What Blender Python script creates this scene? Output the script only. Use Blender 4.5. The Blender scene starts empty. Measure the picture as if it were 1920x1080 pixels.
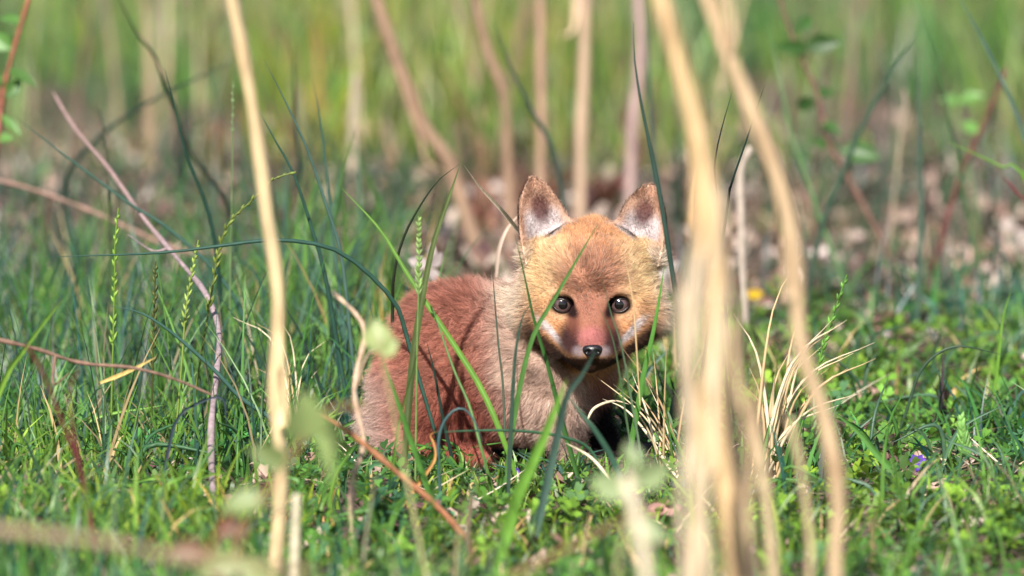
import bpy, math, random
import numpy as np
from mathutils import Vector, Matrix, kdtree

# ------------------------------------------------------------------ camera, sky, sun, exposure
scene = bpy.context.scene
COL = scene.collection
CAM = np.array((0.0, -8.0, 1.0))
PITCH = math.radians(6.17)
HFOV = math.radians(5.68)
cam_data = bpy.data.cameras.new("camera")
cam_data.sensor_width = 36.0
cam_data.lens = 18.0 / math.tan(HFOV / 2)
cam_data.clip_start = 0.1
cam_data.clip_end = 2000
cam_data.dof.use_dof = True
cam_data.dof.focus_distance = 7.98
cam_data.dof.aperture_fstop = cam_data.lens / 62.0
cam = bpy.data.objects.new("camera", cam_data)
COL.objects.link(cam)
cam.location = CAM
cam.rotation_euler = (math.pi / 2 - PITCH, 0, 0)
scene.camera = cam

SUN_AZ = math.radians(191)      # compass style: 180 = straight behind the camera (-y), >180 swings to -x
SUN_EL = math.radians(39)
to_sun = Vector((math.sin(SUN_AZ) * math.cos(SUN_EL), math.cos(SUN_AZ) * math.cos(SUN_EL), math.sin(SUN_EL)))
world = bpy.data.worlds.new("World")
scene.world = world
world.use_nodes = True
wn = world.node_tree.nodes
sky = wn.new("ShaderNodeTexSky")
sky.sky_type = 'NISHITA'
sky.sun_disc = False
sky.sun_elevation = SUN_EL
sky.sun_rotation = SUN_AZ
world.node_tree.links.new(sky.outputs[0], wn["Background"].inputs[0])
wn["Background"].inputs[1].default_value = 0.068
sun_data = bpy.data.lights.new("sun", 'SUN')
sun_data.energy = 4.9
sun_data.angle = math.radians(0.53)
sun_data.color = (1.0, 0.95, 0.87)
sun = bpy.data.objects.new("sun", sun_data)
COL.objects.link(sun)
sun.rotation_euler = to_sun.to_track_quat('Z', 'Y').to_euler()
scene.view_settings.view_transform = 'Standard'
scene.view_settings.look = 'None'
scene.view_settings.gamma = 1.0
scene.view_settings.exposure = 0.85
scene.view_settings.use_curve_mapping = False
scene.cycles.use_denoising = True
scene.cycles.max_bounces = 8
scene.cycles.transparent_max_bounces = 8
scene.cycles_curves.shape = 'RIBBONS'

rng = np.random.default_rng(7)
random.seed(7)

# ------------------------------------------------------------------ helpers
_t = math.tan(HFOV / 2)
_fw = np.array((0, math.cos(PITCH), -math.sin(PITCH)))
_up = np.array((0, math.sin(PITCH), math.cos(PITCH)))
def ray(px, py):
    return _fw + np.array((1.0, 0, 0)) * ((px - 960) / 960 * _t) + _up * ((540 - py) / 960 * _t)
def at(px, py, y):
    """point on the ray of a photo pixel (1920 x 1080) at world depth y"""
    d = ray(px, py)
    return CAM + d * ((y - CAM[1]) / d[1])
def ground_at(px, py):
    d = ray(px, py)
    return CAM + d * (-CAM[2] / d[2])
def px_size(y):
    return 2 * _t * (y - CAM[1]) / 1920 / math.cos(PITCH)

def link(ob, parent=None):
    COL.objects.link(ob)
    if parent is not None:
        ob.parent = parent
    return ob
def tag(o, label=None, cat=None, group=None, kind=None):
    if label: o["label"] = label
    if cat: o["category"] = cat
    if group: o["group"] = group
    if kind: o["kind"] = kind
    return o
def empty(name, loc, label=None, cat=None, group=None):
    e = bpy.data.objects.new(name, None)
    e.empty_display_size = 0.02
    link(e)
    e.location = loc
    return tag(e, label, cat, group)
def mesh_obj(name, verts, faces, cols, mat, parent=None, smooth=True, offset=None):
    """verts (n,3) world, faces (m,k) int array (uniform k) or list of such arrays, cols (n,3)"""
    verts = np.asarray(verts, dtype=np.float32)
    if offset is not None:
        verts = verts - np.asarray(offset, dtype=np.float32)
    if not isinstance(faces, (list, tuple)):
        faces = [faces]
    me = bpy.data.meshes.new(name)
    me.vertices.add(len(verts))
    me.vertices.foreach_set("co", verts.ravel())
    loops = np.concatenate([np.asarray(f, dtype=np.int32).ravel() for f in faces])
    tot = np.concatenate([np.full(len(f), np.asarray(f).shape[1], dtype=np.int32) for f in faces])
    start = np.concatenate(([0], np.cumsum(tot)[:-1])).astype(np.int32)
    me.loops.add(len(loops))
    me.loops.foreach_set("vertex_index", loops)
    me.polygons.add(len(tot))
    me.polygons.foreach_set("loop_start", start)
    me.polygons.foreach_set("loop_total", tot)
    if smooth:
        me.polygons.foreach_set("use_smooth", np.ones(len(tot), dtype=bool))
    me.update(calc_edges=True)
    if cols is not None:
        cols = np.asarray(cols, dtype=np.float32)
        if cols.ndim == 1:
            cols = np.tile(cols, (len(verts), 1))
        c4 = np.concatenate([cols, np.ones((len(cols), 1), dtype=np.float32)], axis=1)
        a = me.attributes.new("col", 'FLOAT_COLOR', 'POINT')
        a.data.foreach_set("color", c4.ravel())
    me.materials.append(mat)
    ob = bpy.data.objects.new(name, me)
    link(ob, parent)
    return ob
def catmull(pts, n):
    pts = np.asarray(pts, dtype=float)
    if len(pts) == 2:
        return pts[0] + (pts[1] - pts[0]) * np.linspace(0, 1, n)[:, None]
    P = np.vstack([2 * pts[0] - pts[1], pts, 2 * pts[-1] - pts[-2]])
    seg = np.linalg.norm(np.diff(pts, axis=0), axis=1)
    cum = np.concatenate(([0], np.cumsum(seg)))
    out = []
    for s in np.linspace(0, cum[-1], n):
        i = min(np.searchsorted(cum, s, side='right') - 1, len(seg) - 1)
        t = (s - cum[i]) / max(seg[i], 1e-9)
        p0, p1, p2, p3 = P[i], P[i + 1], P[i + 2], P[i + 3]
        out.append(0.5 * (2 * p1 + (p2 - p0) * t + (2 * p0 - 5 * p1 + 4 * p2 - p3) * t * t + (3 * p1 - p0 - 3 * p2 + p3) * t ** 3))
    return np.array(out)
def unit(v):
    return v / np.maximum(np.linalg.norm(v, axis=-1, keepdims=True), 1e-9)
def sweep(path, rad, kind='tube', sides=7, face=0.0, twist=0.0):
    """tube or V-shaped blade along a path; returns verts, quads"""
    path = np.asarray(path)
    n = len(path)
    T = unit(np.gradient(path, axis=0))
    ref = np.array((math.sin(face), -math.cos(face), 0.15))
    S = unit(np.cross(T, ref))
    N = unit(np.cross(S, T))
    if kind == 'tube':
        a = np.linspace(0, 2 * math.pi, sides, endpoint=False)
        V = path[:, None, :] + rad[:, None, None] * (S[:, None, :] * np.cos(a)[None, :, None] + N[:, None, :] * np.sin(a)[None, :, None])
        k, closed = sides, True
    else:
        tw = twist * np.linspace(0, 1, n)
        S2 = S * np.cos(tw)[:, None] + N * np.sin(tw)[:, None]
        N2 = -S * np.sin(tw)[:, None] + N * np.cos(tw)[:, None]
        a = np.array((-1.0, -0.5, 0, 0.5, 1.0))
        V = path[:, None, :] + rad[:, None, None] * (S2[:, None, :] * a[None, :, None] + N2[:, None, :] * (np.abs(a) * 0.55 - 0.2)[None, :, None])
        k, closed = 5, False
    idx = np.arange(n * k).reshape(n, k)
    if closed:
        nx = np.roll(idx, -1, axis=1)
        q = np.stack([idx[:-1], nx[:-1], nx[1:], idx[1:]], axis=-1).reshape(-1, 4)
    else:
        q = np.stack([idx[:-1, :-1], idx[:-1, 1:], idx[1:, 1:], idx[1:, :-1]], axis=-1).reshape(-1, 4)
    return V.reshape(-1, 3), q, k
class Bag:
    """collects sweeps and prisms into one mesh"""
    def __init__(self): self.v, self.f, self.c, self.n = [], [], [], 0
    def add(self, v, f, c):
        c = np.asarray(c, dtype=float)
        if c.ndim == 1: c = np.tile(c, (len(v), 1))
        self.v.append(v); self.f.append(np.asarray(f) + self.n); self.c.append(c); self.n += len(v)
    def build(self, name, mat, parent=None, offset=None, smooth=True):
        fs = {}
        for f in self.f: fs.setdefault(f.shape[1], []).append(f)
        return mesh_obj(name, np.vstack(self.v), [np.vstack(x) for x in fs.values()], np.vstack(self.c), mat, parent, smooth, offset)

# ------------------------------------------------------------------ materials
def new_mat(name):
    m = bpy.data.materials.new(name)
    m.use_nodes = True
    return m, m.node_tree.nodes, m.node_tree.links
def attr_mat(name, rough=0.5, transl=0.0, noise=0.0, nscale=60.0, spec=0.4, bump=0.0, stretch=(1, 1, 1), bdist=0.001):
    m, N, L = new_mat(name)
    b = N["Principled BSDF"]
    at_ = N.new("ShaderNodeAttribute"); at_.attribute_name = "col"
    col = at_.outputs["Color"]
    if noise > 0 or bump > 0:
        tc = N.new("ShaderNodeTexCoord")
        mp = N.new("ShaderNodeMapping"); mp.inputs["Scale"].default_value = stretch
        L.new(tc.outputs["Object"], mp.inputs["Vector"])
        nz = N.new("ShaderNodeTexNoise"); nz.inputs["Scale"].default_value = nscale; nz.inputs["Detail"].default_value = 4
        L.new(mp.outputs[0], nz.inputs["Vector"])
        mr = N.new("ShaderNodeMapRange")
        mr.inputs["From Min"].default_value = 0.25; mr.inputs["From Max"].default_value = 0.75
        mr.inputs["To Min"].default_value = 1 - noise; mr.inputs["To Max"].default_value = 1 + noise
        L.new(nz.outputs["Fac"], mr.inputs["Value"])
        mx = N.new("ShaderNodeVectorMath"); mx.operation = 'SCALE'
        L.new(col, mx.inputs[0]); L.new(mr.outputs[0], mx.inputs["Scale"])
        col = mx.outputs[0]
        if bump > 0:
            bp = N.new("ShaderNodeBump"); bp.inputs["Strength"].default_value = bump; bp.inputs["Distance"].default_value = bdist
            L.new(nz.outputs["Fac"], bp.inputs["Height"]); L.new(bp.outputs[0], b.inputs["Normal"])
    L.new(col, b.inputs["Base Color"])
    b.inputs["Roughness"].default_value = rough
    b.inputs["Specular IOR Level"].default_value = spec
    if transl > 0:
        t = N.new("ShaderNodeBsdfTranslucent"); L.new(col, t.inputs["Color"])
        ms = N.new("ShaderNodeMixShader"); ms.inputs[0].default_value = transl
        L.new(b.outputs[0], ms.inputs[1]); L.new(t.outputs[0], ms.inputs[2])
        L.new(ms.outputs[0], N["Material Output"].inputs["Surface"])
    return m
M_leaf = attr_mat("living_leaf", 0.42, 0.38, 0.18, 90, 0.45)
M_straw = attr_mat("dry_straw", 0.6, 0.12, 0.28, 260, 0.25, 0.35, (1, 1, 0.06))
M_twig = attr_mat("twig_bark", 0.7, 0.0, 0.35, 220, 0.2, 0.5)
M_litter = attr_mat("dead_leaf", 0.75, 0.15, 0.3, 120, 0.15, 0.4)
M_petal = attr_mat("petal", 0.6, 0.3, 0.1, 200, 0.2)
M_skin = attr_mat("fox_skin", 0.85, 0.0, 0.15, 300, 0.1)
M_fur = attr_mat("fox_fur", 0.55, 0.22, 0.0, 60, 0.25)
M_eyeball = attr_mat("eye_wet", 0.09, 0.0, 0.0, 60, 0.6)
M_iris = attr_mat("iris_wet", 0.09, 0.0, 0.35, 900, 0.6)
M_nose = attr_mat("nose_leather", 0.33, 0.0, 0.2, 900, 0.5, 0.45, (1, 1, 1), 0.0006)

# soil
M_soil, N, L = new_mat("soil")
b = N["Principled BSDF"]; b.inputs["Roughness"].default_value = 0.95; b.inputs["Specular IOR Level"].default_value = 0.1
tc = N.new("ShaderNodeTexCoord")
n1 = N.new("ShaderNodeTexNoise"); n1.inputs["Scale"].default_value = 6; n1.inputs["Detail"].default_value = 8
n2 = N.new("ShaderNodeTexNoise"); n2.inputs["Scale"].default_value = 90; n2.inputs["Detail"].default_value = 6
L.new(tc.outputs["Object"], n1.inputs["Vector"]); L.new(tc.outputs["Object"], n2.inputs["Vector"])
r1 = N.new("ShaderNodeValToRGB")
r1.color_ramp.elements[0].position = 0.35; r1.color_ramp.elements[0].color = (0.05, 0.036, 0.028, 1)
r1.color_ramp.elements[1].position = 0.7; r1.color_ramp.elements[1].color = (0.20, 0.145, 0.115, 1)
mxf = N.new("ShaderNodeMix"); mxf.data_type = 'FLOAT'; mxf.inputs[0].default_value = 0.5
L.new(n1.outputs["Fac"], mxf.inputs[2]); L.new(n2.outputs["Fac"], mxf.inputs[3])
L.new(mxf.outputs[0], r1.inputs["Fac"]); L.new(r1.outputs[0], b.inputs["Base Color"])
bp = N.new("ShaderNodeBump"); bp.inputs["Strength"].default_value = 0.9; bp.inputs["Distance"].default_value = 0.008
L.new(n2.outputs["Fac"], bp.inputs["Height"]); L.new(bp.outputs[0], b.inputs["Normal"])

# ------------------------------------------------------------------ ground
def gz(x, y):
    return 0.006 * np.sin(x * 7.1 + 1.3) * np.sin(y * 5.3 + .4) + 0.004 * np.sin(x * 17 + y * 11) - 0.004
gx = np.concatenate([-np.geomspace(400, 2.6, 14), np.linspace(-2.5, 2.5, 126), np.geomspace(2.6, 400, 14)])
gy = np.concatenate([np.linspace(-60, -9, 10), np.linspace(-8, -2.2, 20), np.linspace(-2, 8, 201), np.geomspace(8.3, 600, 24)])
GX, GY = np.meshgrid(gx, gy, indexing='ij')
GV = np.stack([GX, GY, gz(GX, GY)], -1).reshape(-1, 3)
gi = np.arange(len(gx) * len(gy)).reshape(len(gx), len(gy))
GF = np.stack([gi[:-1, :-1], gi[1:, :-1], gi[1:, 1:], gi[:-1, 1:]], -1).reshape(-1, 4)
tag(mesh_obj("ground", GV, GF, None, M_soil), "bare brown soil under the grass", "ground", None, "structure")

# ------------------------------------------------------------------ the fox kit
KX = at(1108, 570, -0.055)                        # point between the eyes
E = KX * 100                                      # fox is modelled in centimetres, world axes
H_SDF = 0.17
lo = np.array((-13.5, -15.0, -0.6)); hi = np.array((14.0, 11.5, 23.0))
nx, ny, nz_ = (np.ceil((hi - lo) / H_SDF).astype(int) + 1)
ax = [lo[i] + H_SDF * np.arange(m) for i, m in enumerate((nx, ny, nz_))]
D = np.full((nx, ny, nz_), 50.0, dtype=np.float32)
def region(c0, c1, pad):
    sl = []
    for i in range(3):
        a = max(0, int((min(c0[i], c1[i]) - pad - lo[i]) / H_SDF)); bb = min(D.shape[i], int((max(c0[i], c1[i]) + pad - lo[i]) / H_SDF) + 2)
        sl.append(slice(a, bb))
    X = ax[0][sl[0]][:, None, None].astype(np.float32); Y = ax[1][sl[1]][None, :, None].astype(np.float32); Z = ax[2][sl[2]][None, None, :].astype(np.float32)
    return tuple(sl), X, Y, Z
def smin(a, d, k):
    h = np.maximum(k - np.abs(a - d), 0) / k
    return np.minimum(a, d) - h * h * k * 0.25
def rcone(p0, r0, p1, r1, k=1.2):
    p0, p1 = np.asarray(p0, float), np.asarray(p1, float)
    sl, X, Y, Z = region(p0, p1, max(r0, r1) + k + 1.5)
    v = p1 - p0; l2 = max(v @ v, 1e-6)
    t = np.clip(((X - p0[0]) * v[0] + (Y - p0[1]) * v[1] + (Z - p0[2]) * v[2]) / l2, 0, 1)
    d = np.sqrt((X - p0[0] - t * v[0]) ** 2 + (Y - p0[1] - t * v[1]) ** 2 + (Z - p0[2] - t * v[2]) ** 2) - (r0 + (r1 - r0) * t)
    D[sl] = smin(D[sl], d, k)
def ell(c, r, k=1.2, sub=False):
    c, r = np.asarray(c, float), np.asarray(r, float)
    sl, X, Y, Z = region(c, c, r.max() + k + 1.5)
    q = np.sqrt(((X - c[0]) / r[0]) ** 2 + ((Y - c[1]) / r[1]) ** 2 + ((Z - c[2]) / r[2]) ** 2)
    g = np.sqrt(((X - c[0]) / r[0] ** 2) ** 2 + ((Y - c[1]) / r[1] ** 2) ** 2 + ((Z - c[2]) / r[2] ** 2) ** 2)
    d = q * (q - 1) / np.maximum(g, 1e-4)
    D[sl] = -smin(-D[sl], d, k) if sub else smin(D[sl], d, k)
def hp(x, f, z):                                  # head coordinates (right, towards the viewer, up) -> cm
    return E + np.array((x, -f, z))
def bp_(px, py, ycm):
    return at(px, py, ycm / 100) * 100

# trunk
rcone(bp_(1080, 585, 1.5), 4.0, bp_(1005, 690, 2.0), 5.0, 2.5)
rcone(bp_(1005, 690, 2.0), 5.0, bp_(868, 690, 3.2), 5.7, 3.0)
rcone(bp_(868, 690, 3.2), 5.7, bp_(795, 752, 2.6), 3.7, 3.0)
ell(bp_(812, 772, -1.2), (3.2, 3.2, 3.3), 1.6)                 # haunch
ell(bp_(1000, 720, -1.2), (3.2, 3.0, 3.6), 2.0)                # shoulder
rcone(bp_(800, 845, -3.6), 1.0, bp_(905, 862, -5.2), 0.85, 1.0)   # hind foot
rcone(bp_(1040, 760, -2.0), 1.9, bp_(1062, 845, -3.0), 1.15, 1.2) # near foreleg
ell(bp_(1075, 858, -3.9), (1.2, 1.6, 0.85), 0.8)
rcone(bp_(1075, 750, 3.0), 2.0, bp_(1128, 838, 2.0), 1.2, 1.2)    # far foreleg
ell(bp_(1142, 846, 1.4), (1.3, 1.5, 0.9), 0.8)
rcone(bp_(770, 800, 5.5), 1.7, bp_(728, 815, 2.0), 1.9, 1.5)      # tail curled round the rump
rcone(bp_(728, 815, 2.0), 1.9, bp_(745, 838, -2.5), 1.2, 1.2)
# head
rcone(hp(0, -4.2, 0.5), 4.4, bp_(1075, 600, 1.5), 4.3, 2.0)
ell(hp(0, -3.1, 2.15), (4.6, 5.0, 4.15), 1.0)
for s in (-1, 1):
    ell(hp(s * 3.15, -2.2, -0.5), (2.35, 3.0, 2.2), 1.6)
    ell(hp(s * 1.9, 0.15, 1.35), (1.3, 0.9, 0.7), 0.9)
rcone(hp(0, -0.2, -1.6), 2.6, hp(0, 2.9, -2.85), 1.62, 1.3)
rcone(hp(0, 0.2, 0.6), 1.25, hp(0, 3.9, -2.35), 0.72, 0.9)
for s in (-1, 1):
    ell(hp(s * 0.92, 3.3, -3.2), (1.1, 1.2, 0.95), 0.5)
    rcone(hp(s * 3.7, -1.6, -1.7), 1.5, hp(s * 0.95, 2.5, -3.55), 1.0, 0.8)
rcone(hp(0, 0.0, -3.4), 1.9, hp(0, 2.9, -4.15), 0.85, 0.35)
for s in (-1, 1):
    ell(hp(s * 2.22, 0.95, 0.0), (1.05, 0.85, 0.78), 0.4, sub=True)
# ears
def ear(base, tip, across, Wd, curv, thick):
    base, tip, across = np.asarray(base, float), np.asarray(tip, float), unit(np.asarray(across, float))
    axis = tip - base; Hh = np.linalg.norm(axis); axis = axis / Hh
    across = unit(across - axis * (across @ axis)); fwd = np.cross(across, axis)
    if fwd[1] > 0: fwd = -fwd
    sl, X, Y, Z = region(np.minimum(base, tip) - Wd, np.maximum(base, tip) + Wd, 1.0)
    dx, dy, dz = X - base[0], Y - base[1], Z - base[2]
    a = dx * across[0] + dy * across[1] + dz * across[2]
    bb = dx * axis[0] + dy * axis[1] + dz * axis[2]
    c = dx * fwd[0] + dy * fwd[1] + dz * fwd[2]
    h = np.clip(bb / Hh, -0.3, 0.999)
    w = Wd * np.clip(1 - np.abs(h) ** 2.3, 0.0, 1) ** 0.60 * (1 - 0.10 * h)
    u = a / np.maximum(w, 0.15)
    surf = curv * np.clip(np.abs(u), 0, 1.2) ** 2 * (1 - 0.55 * np.clip(h, 0, 1)) - 0.3 * curv
    d1 = (np.abs(a) - w) * 0.8
    d2 = np.abs(c - surf) * 0.75 - thick
    d3 = np.maximum(bb - Hh, -bb - 1.2)
    d = np.maximum(np.maximum(d1, d2), d3)
    D[sl] = smin(D[sl], d, 0.45)
EARS = ((hp(-3.5, -3.4, 4.3), hp(-4.55, -3.4, 9.55), (1, 0.28, 0.0)), (hp(3.75, -3.4, 4.2), hp(4.75, -3.4, 9.0), (1, -0.28, 0.0)))
for ba, ti, ac in EARS:
    ear(ba, ti, ac, 2.2, 1.5, 0.20)

def surface_nets(D):
    S = D < 0
    c = [S[i:S.shape[0] - 1 + i, j:S.shape[1] - 1 + j, k:S.shape[2] - 1 + k] for i in (0, 1) for j in (0, 1) for k in (0, 1)]
    cnt = sum(x.astype(np.int8) for x in c)
    act = (cnt > 0) & (cnt < 8)
    I = np.argwhere(act)
    vid = np.full(act.shape, -1, dtype=np.int64); vid[act] = np.arange(len(I))
    acc = np.zeros((len(I), 3)); num = np.zeros(len(I))
    cor = [(i, j, k) for i in (0, 1) for j in (0, 1) for k in (0, 1)]
    val = [D[I[:, 0] + i, I[:, 1] + j, I[:, 2] + k] for i, j, k in cor]
    for a in range(8):
        for bq in range(a + 1, 8):
            da = np.array(cor[bq]) - np.array(cor[a])
            if np.abs(da).sum() != 1: continue
            va, vb = val[a], val[bq]
            m = (va < 0) != (vb < 0)
            t = np.where(m, va / np.where(m, va - vb, 1), 0)
            p = np.array(cor[a])[None] + t[:, None] * da[None]
            acc[m] += p[m]; num[m] += 1
    V = lo + (I + acc / num[:, None]) * H_SDF
    F = []
    for axn in range(3):
        o = [0, 0, 0]; o[axn] = 1
        s0 = S[:S.shape[0] - o[0], :S.shape[1] - o[1], :S.shape[2] - o[2]]; s1 = S[o[0]:, o[1]:, o[2]:]
        e = np.argwhere(s0 != s1)
        e = e[(e > 0).all(1)]
        u, v = (axn + 1) % 3, (axn + 2) % 3
        q = []
        for du, dv in ((1, 1), (0, 1), (0, 0), (1, 0)):
            t = e.copy(); t[:, u] -= du; t[:, v] -= dv
            t = np.minimum(t, np.array(vid.shape) - 1)
            q.append(vid[t[:, 0], t[:, 1], t[:, 2]])
        q = np.stack(q, 1)
        flip = ~s0[e[:, 0], e[:, 1], e[:, 2]]
        q[flip] = q[flip][:, ::-1]
        F.append(q)
    F = np.vstack(F)
    return V, F[(F >= 0).all(1)]
FV, FF = surface_nets(D)
# light Laplacian smoothing
ed = np.vstack([FF[:, [0, 1]], FF[:, [1, 2]], FF[:, [2, 3]], FF[:, [3, 0]]])
for it in range(2):
    s = np.zeros_like(FV); n = np.zeros(len(FV))
    for a, b_ in ((0, 1), (1, 0)):
        for ch in range(3): s[:, ch] += np.bincount(ed[:, a], FV[ed[:, b_], ch], len(FV))
        n += np.bincount(ed[:, a], minlength=len(FV))
    FV = FV * 0.5 + 0.5 * s / n[:, None]
lab = np.arange(len(FV))                             # keep the one connected body
for it in range(400):
    m = np.minimum(lab[ed[:, 0]], lab[ed[:, 1]]); new = lab.copy()
    np.minimum.at(new, ed[:, 0], m); np.minimum.at(new, ed[:, 1], m); new = new[new]
    if (new == lab).all(): break
    lab = new
keepv = lab == np.bincount(lab).argmax()
remap = np.cumsum(keepv) - 1
FF = remap[FF[keepv[FF].all(1)]]
FV = FV[keepv]
FV[:, 2] = np.maximum(FV[:, 2], 0.05)

def sm(x, a, b):
    t = np.clip((x - a) / (b - a), 0, 1)
    return t * t * (3 - 2 * t)
def blob(x, z, cx, cz, rx, rz, soft=0.5):
    q = np.sqrt(((x - cx) / rx) ** 2 + ((z - cz) / rz) ** 2)
    return 1 - sm(q, 1 - soft, 1 + soft)
def mixc(c, col, m):
    return c + (np.asarray(col) - c) * np.clip(m, 0, 1)[:, None]
def pelt(p, nrm):
    """coat colour at points p (cm, world axes); also returns which region and hair length"""
    x, f, z = p[:, 0] - E[0], -(p[:, 1] - E[1]), p[:, 2] - E[2]
    X, Z = p[:, 0], p[:, 2]
    axx = np.abs(x)
    n = len(p)
    # body
    c = np.tile(np.array((0.46, 0.19, 0.135)), (n, 1))
    back = sm(nrm[:, 2], 0.2, 0.9)
    c = mixc(c, (0.36, 0.155, 0.115), back * 0.6)
    bx = (X / 100.0) / px_size(0) + 960                   # body stations along its length
    c = mixc(c, (0.74, 0.55, 0.46), sm(bx, 870, 985) * (1 - sm(bx, 1085, 1120)) * 0.9)
    c = mixc(c, (0.28, 0.078, 0.055), blob(bx, Z, 875, 2.2, 95, 4.6, 0.5) * 0.9)
    c = mixc(c, (0.56, 0.43, 0.38), (1 - sm(bx, 690, 775)) * (1 - sm(Z, 5.0, 8.5)) * 0.9)
    c = mixc(c, (0.018, 0.010, 0.012), blob(bx, Z, 1140, 1.5, 70, 3.6, 0.35))
    c = mixc(c, (0.24, 0.16, 0.13), blob(bx, Z, 1062, 0.5, 30, 2.4, 0.4) * 0.8)
    L_ = np.full(n, 1.15)
    L_ = L_ * (1 - 0.65 * (1 - sm(Z, 0.5, 3.0)))
    # head
    hw = sm(f, -7.5, -5.5) * sm(z, -7.0, -5.2) * sm(7.4 - axx, 0, 0.6)
    hc = np.tile(np.array((0.60, 0.30, 0.14)), (n, 1))
    hc = mixc(hc, (0.82, 0.56, 0.32), blob(axx, z, 3.9, 2.8, 2.2, 2.6, 0.6))
    hc = mixc(hc, (0.72, 0.57, 0.45), sm(axx, 4.1, 5.4) * (1 - sm(z, 3.6, 5.0)))
    hc = mixc(hc, (0.43, 0.205, 0.135), blob(axx, z, 0, 1.4, 2.4, 3.2, 0.5) * 0.9)
    hc = mixc(hc, (0.27, 0.10, 0.07), blob(axx, z, 0.0, -1.2, 1.6, 2.2, 0.4) * 0.7)
    hc = mixc(hc, (0.58, 0.34, 0.19), blob(axx, z, 3.3, -0.7, 1.5, 0.7, 0.5) * 0.9)
    jl = -1.60 - (4.2 - axx) * 0.95                        # line of the lips, jaw shadow painted below it, running up into the cheek
    hc = mixc(hc, (0.55, 0.48, 0.47), blob(axx, z - jl, 3.1, 0.72, 1.1, 0.38, 0.5) * sm(f, -2.5, -1.2))
    hc = mixc(hc, (0.040, 0.015, 0.018), blob(axx, z, 1.60, -2.5, 0.85, 1.2, 0.5) * 0.97 * sm(f, -0.2, 0.6))
    hc = mixc(hc, (0.17, 0.058, 0.04), blob(axx, z, 1.4, -1.0, 0.5, 1.0, 0.6) * 0.85 * sm(f, 0.0, 0.6))
    hc = mixc(hc, (0.38, 0.135, 0.125), blob(axx, z, 0.1, -2.1, 0.9, 0.8, 0.5) * sm(f, 2.0, 3.0))
    hc = mixc(hc, (0.30, 0.24, 0.26), blob(axx, z, 0.90, -3.2, 0.50, 0.42, 0.6) * sm(f, 2.2, 3.2) * 0.8)
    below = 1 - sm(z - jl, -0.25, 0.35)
    hc = mixc(hc, (0.022, 0.010, 0.011), below * sm(axx, 0.3, 0.8) * (1 - sm(axx, 4.3, 5.2)) * sm(f, -2.4, -1.0) * 0.93)  # dark lip pigment, with the shadow along the jaw painted into the coat
    hc = mixc(hc, (0.018, 0.008, 0.009), (1 - sm(z, -3.85, -3.5)) * sm(f, 1.0, 2.0) * 0.94)
    hc = mixc(hc, (0.62, 0.44, 0.36), (1 - sm(z - jl, -2.0, -1.2)) * (1 - sm(f, -1.8, -0.6)) * 0.95)
    # dark eye rims
    for s in (-1, 1):
        hc = mixc(hc, (0.014, 0.008, 0.008), blob(x, z, s * 2.2, -0.03, 1.0, 0.72, 0.22) * sm(f, -1.5, -0.6))
        hc = mixc(hc, (0.02, 0.009, 0.009), blob(x, z, s * 1.45, -0.45, 0.42, 0.42, 0.5) * sm(f, -1.0, -0.2))
    # ears
    isear = np.zeros(n); 
    for (ba, ti, ac) in EARS:
        axis = ti - ba; Hh = np.linalg.norm(axis); axis = axis / Hh
        acr = unit(np.asarray(ac, float)); acr = unit(acr - axis * (acr @ axis)); fwd = np.cross(acr, axis)
        if fwd[1] > 0: fwd = -fwd
        r = p - ba
        a, h, cc = r @ acr, (r @ axis) / Hh, r @ fwd
        on = (np.abs(a) < 2.5) * sm(h, 0.04, 0.16) * (np.abs(cc) < 2.2)
        w = 2.2 * np.clip(1 - np.clip(np.abs(h), 0, 1) ** 2.3, 0.02, 1) ** 0.60 * (1 - 0.10 * h)
        u = np.abs(a) / np.maximum(w, 0.2)
        front = sm(nrm @ fwd, -0.05, 0.25)
        ec = np.tile(np.array((0.58, 0.36, 0.26)), (n, 1))
        ec = mixc(ec, (0.66, 0.58, 0.58), (1 - sm(h, 0.38, 0.62)) * (1 - sm(u, 0.55, 0.95)))
        ec = mixc(ec, (0.11, 0.04, 0.04), blob(a * np.sign(ba[0] - E[0]), h, -0.15, 0.52, 0.75, 0.22, 0.5) * 0.9)
        ec = mixc(ec, (0.025, 0.011, 0.010), 1 - front)
        ec = mixc(ec, (0.02, 0.009, 0.008), sm(u, 0.86, 1.0) * sm(h, 0.25, 0.5) * (np.sign(-a * (ba[0] - E[0])) > 0) * 0.8)
        hc = mixc(hc, ec, on) if False else hc + (ec - hc) * np.clip(on, 0, 1)[:, None]
        isear = np.maximum(isear, on)
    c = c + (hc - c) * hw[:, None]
    # hair length on the head
    dn = np.sqrt(x ** 2 + (f - 4.5) ** 2 + (z + 3.1) ** 2)
    LH = 0.15 + 0.50 * sm(dn, 1.5, 7.5) + 0.65 * sm(axx, 3.9, 5.4) * (1 - sm(z, 2.5, 4.2)) + 0.45 * sm(z, 4.8, 6.3)
    de = np.sqrt(((axx - 2.22) / 1.2) ** 2 + z ** 2 + np.clip(-f - 0.5, 0, None) ** 2)
    LH = LH * (0.38 + 0.62 * sm(de, 0.8, 2.6)) * (1 - 0.45 * sm(z, 3.8, 5.2))
    LH = np.where(isear > 0.4, 0.28, LH)
    L_ = L_ + (LH - L_) * hw
    return c, L_, hw, isear, (x, f, z)

fox = empty("fox_kit", (0, 0, 0), "fluffy red fox kit crouching in the grass with its head turned to look out", "fox kit")
tmpN = np.zeros_like(FV)
q = FV[FF]
fn = np.cross(q[:, 2] - q[:, 0], q[:, 3] - q[:, 1])
for k in range(4):
    for ch in range(3): tmpN[:, ch] += np.bincount(FF[:, k], fn[:, ch], len(FV))
FN = unit(tmpN)
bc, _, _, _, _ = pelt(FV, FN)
body = mesh_obj("body", FV / 100, FF, bc * 0.8, M_skin, fox)

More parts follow.
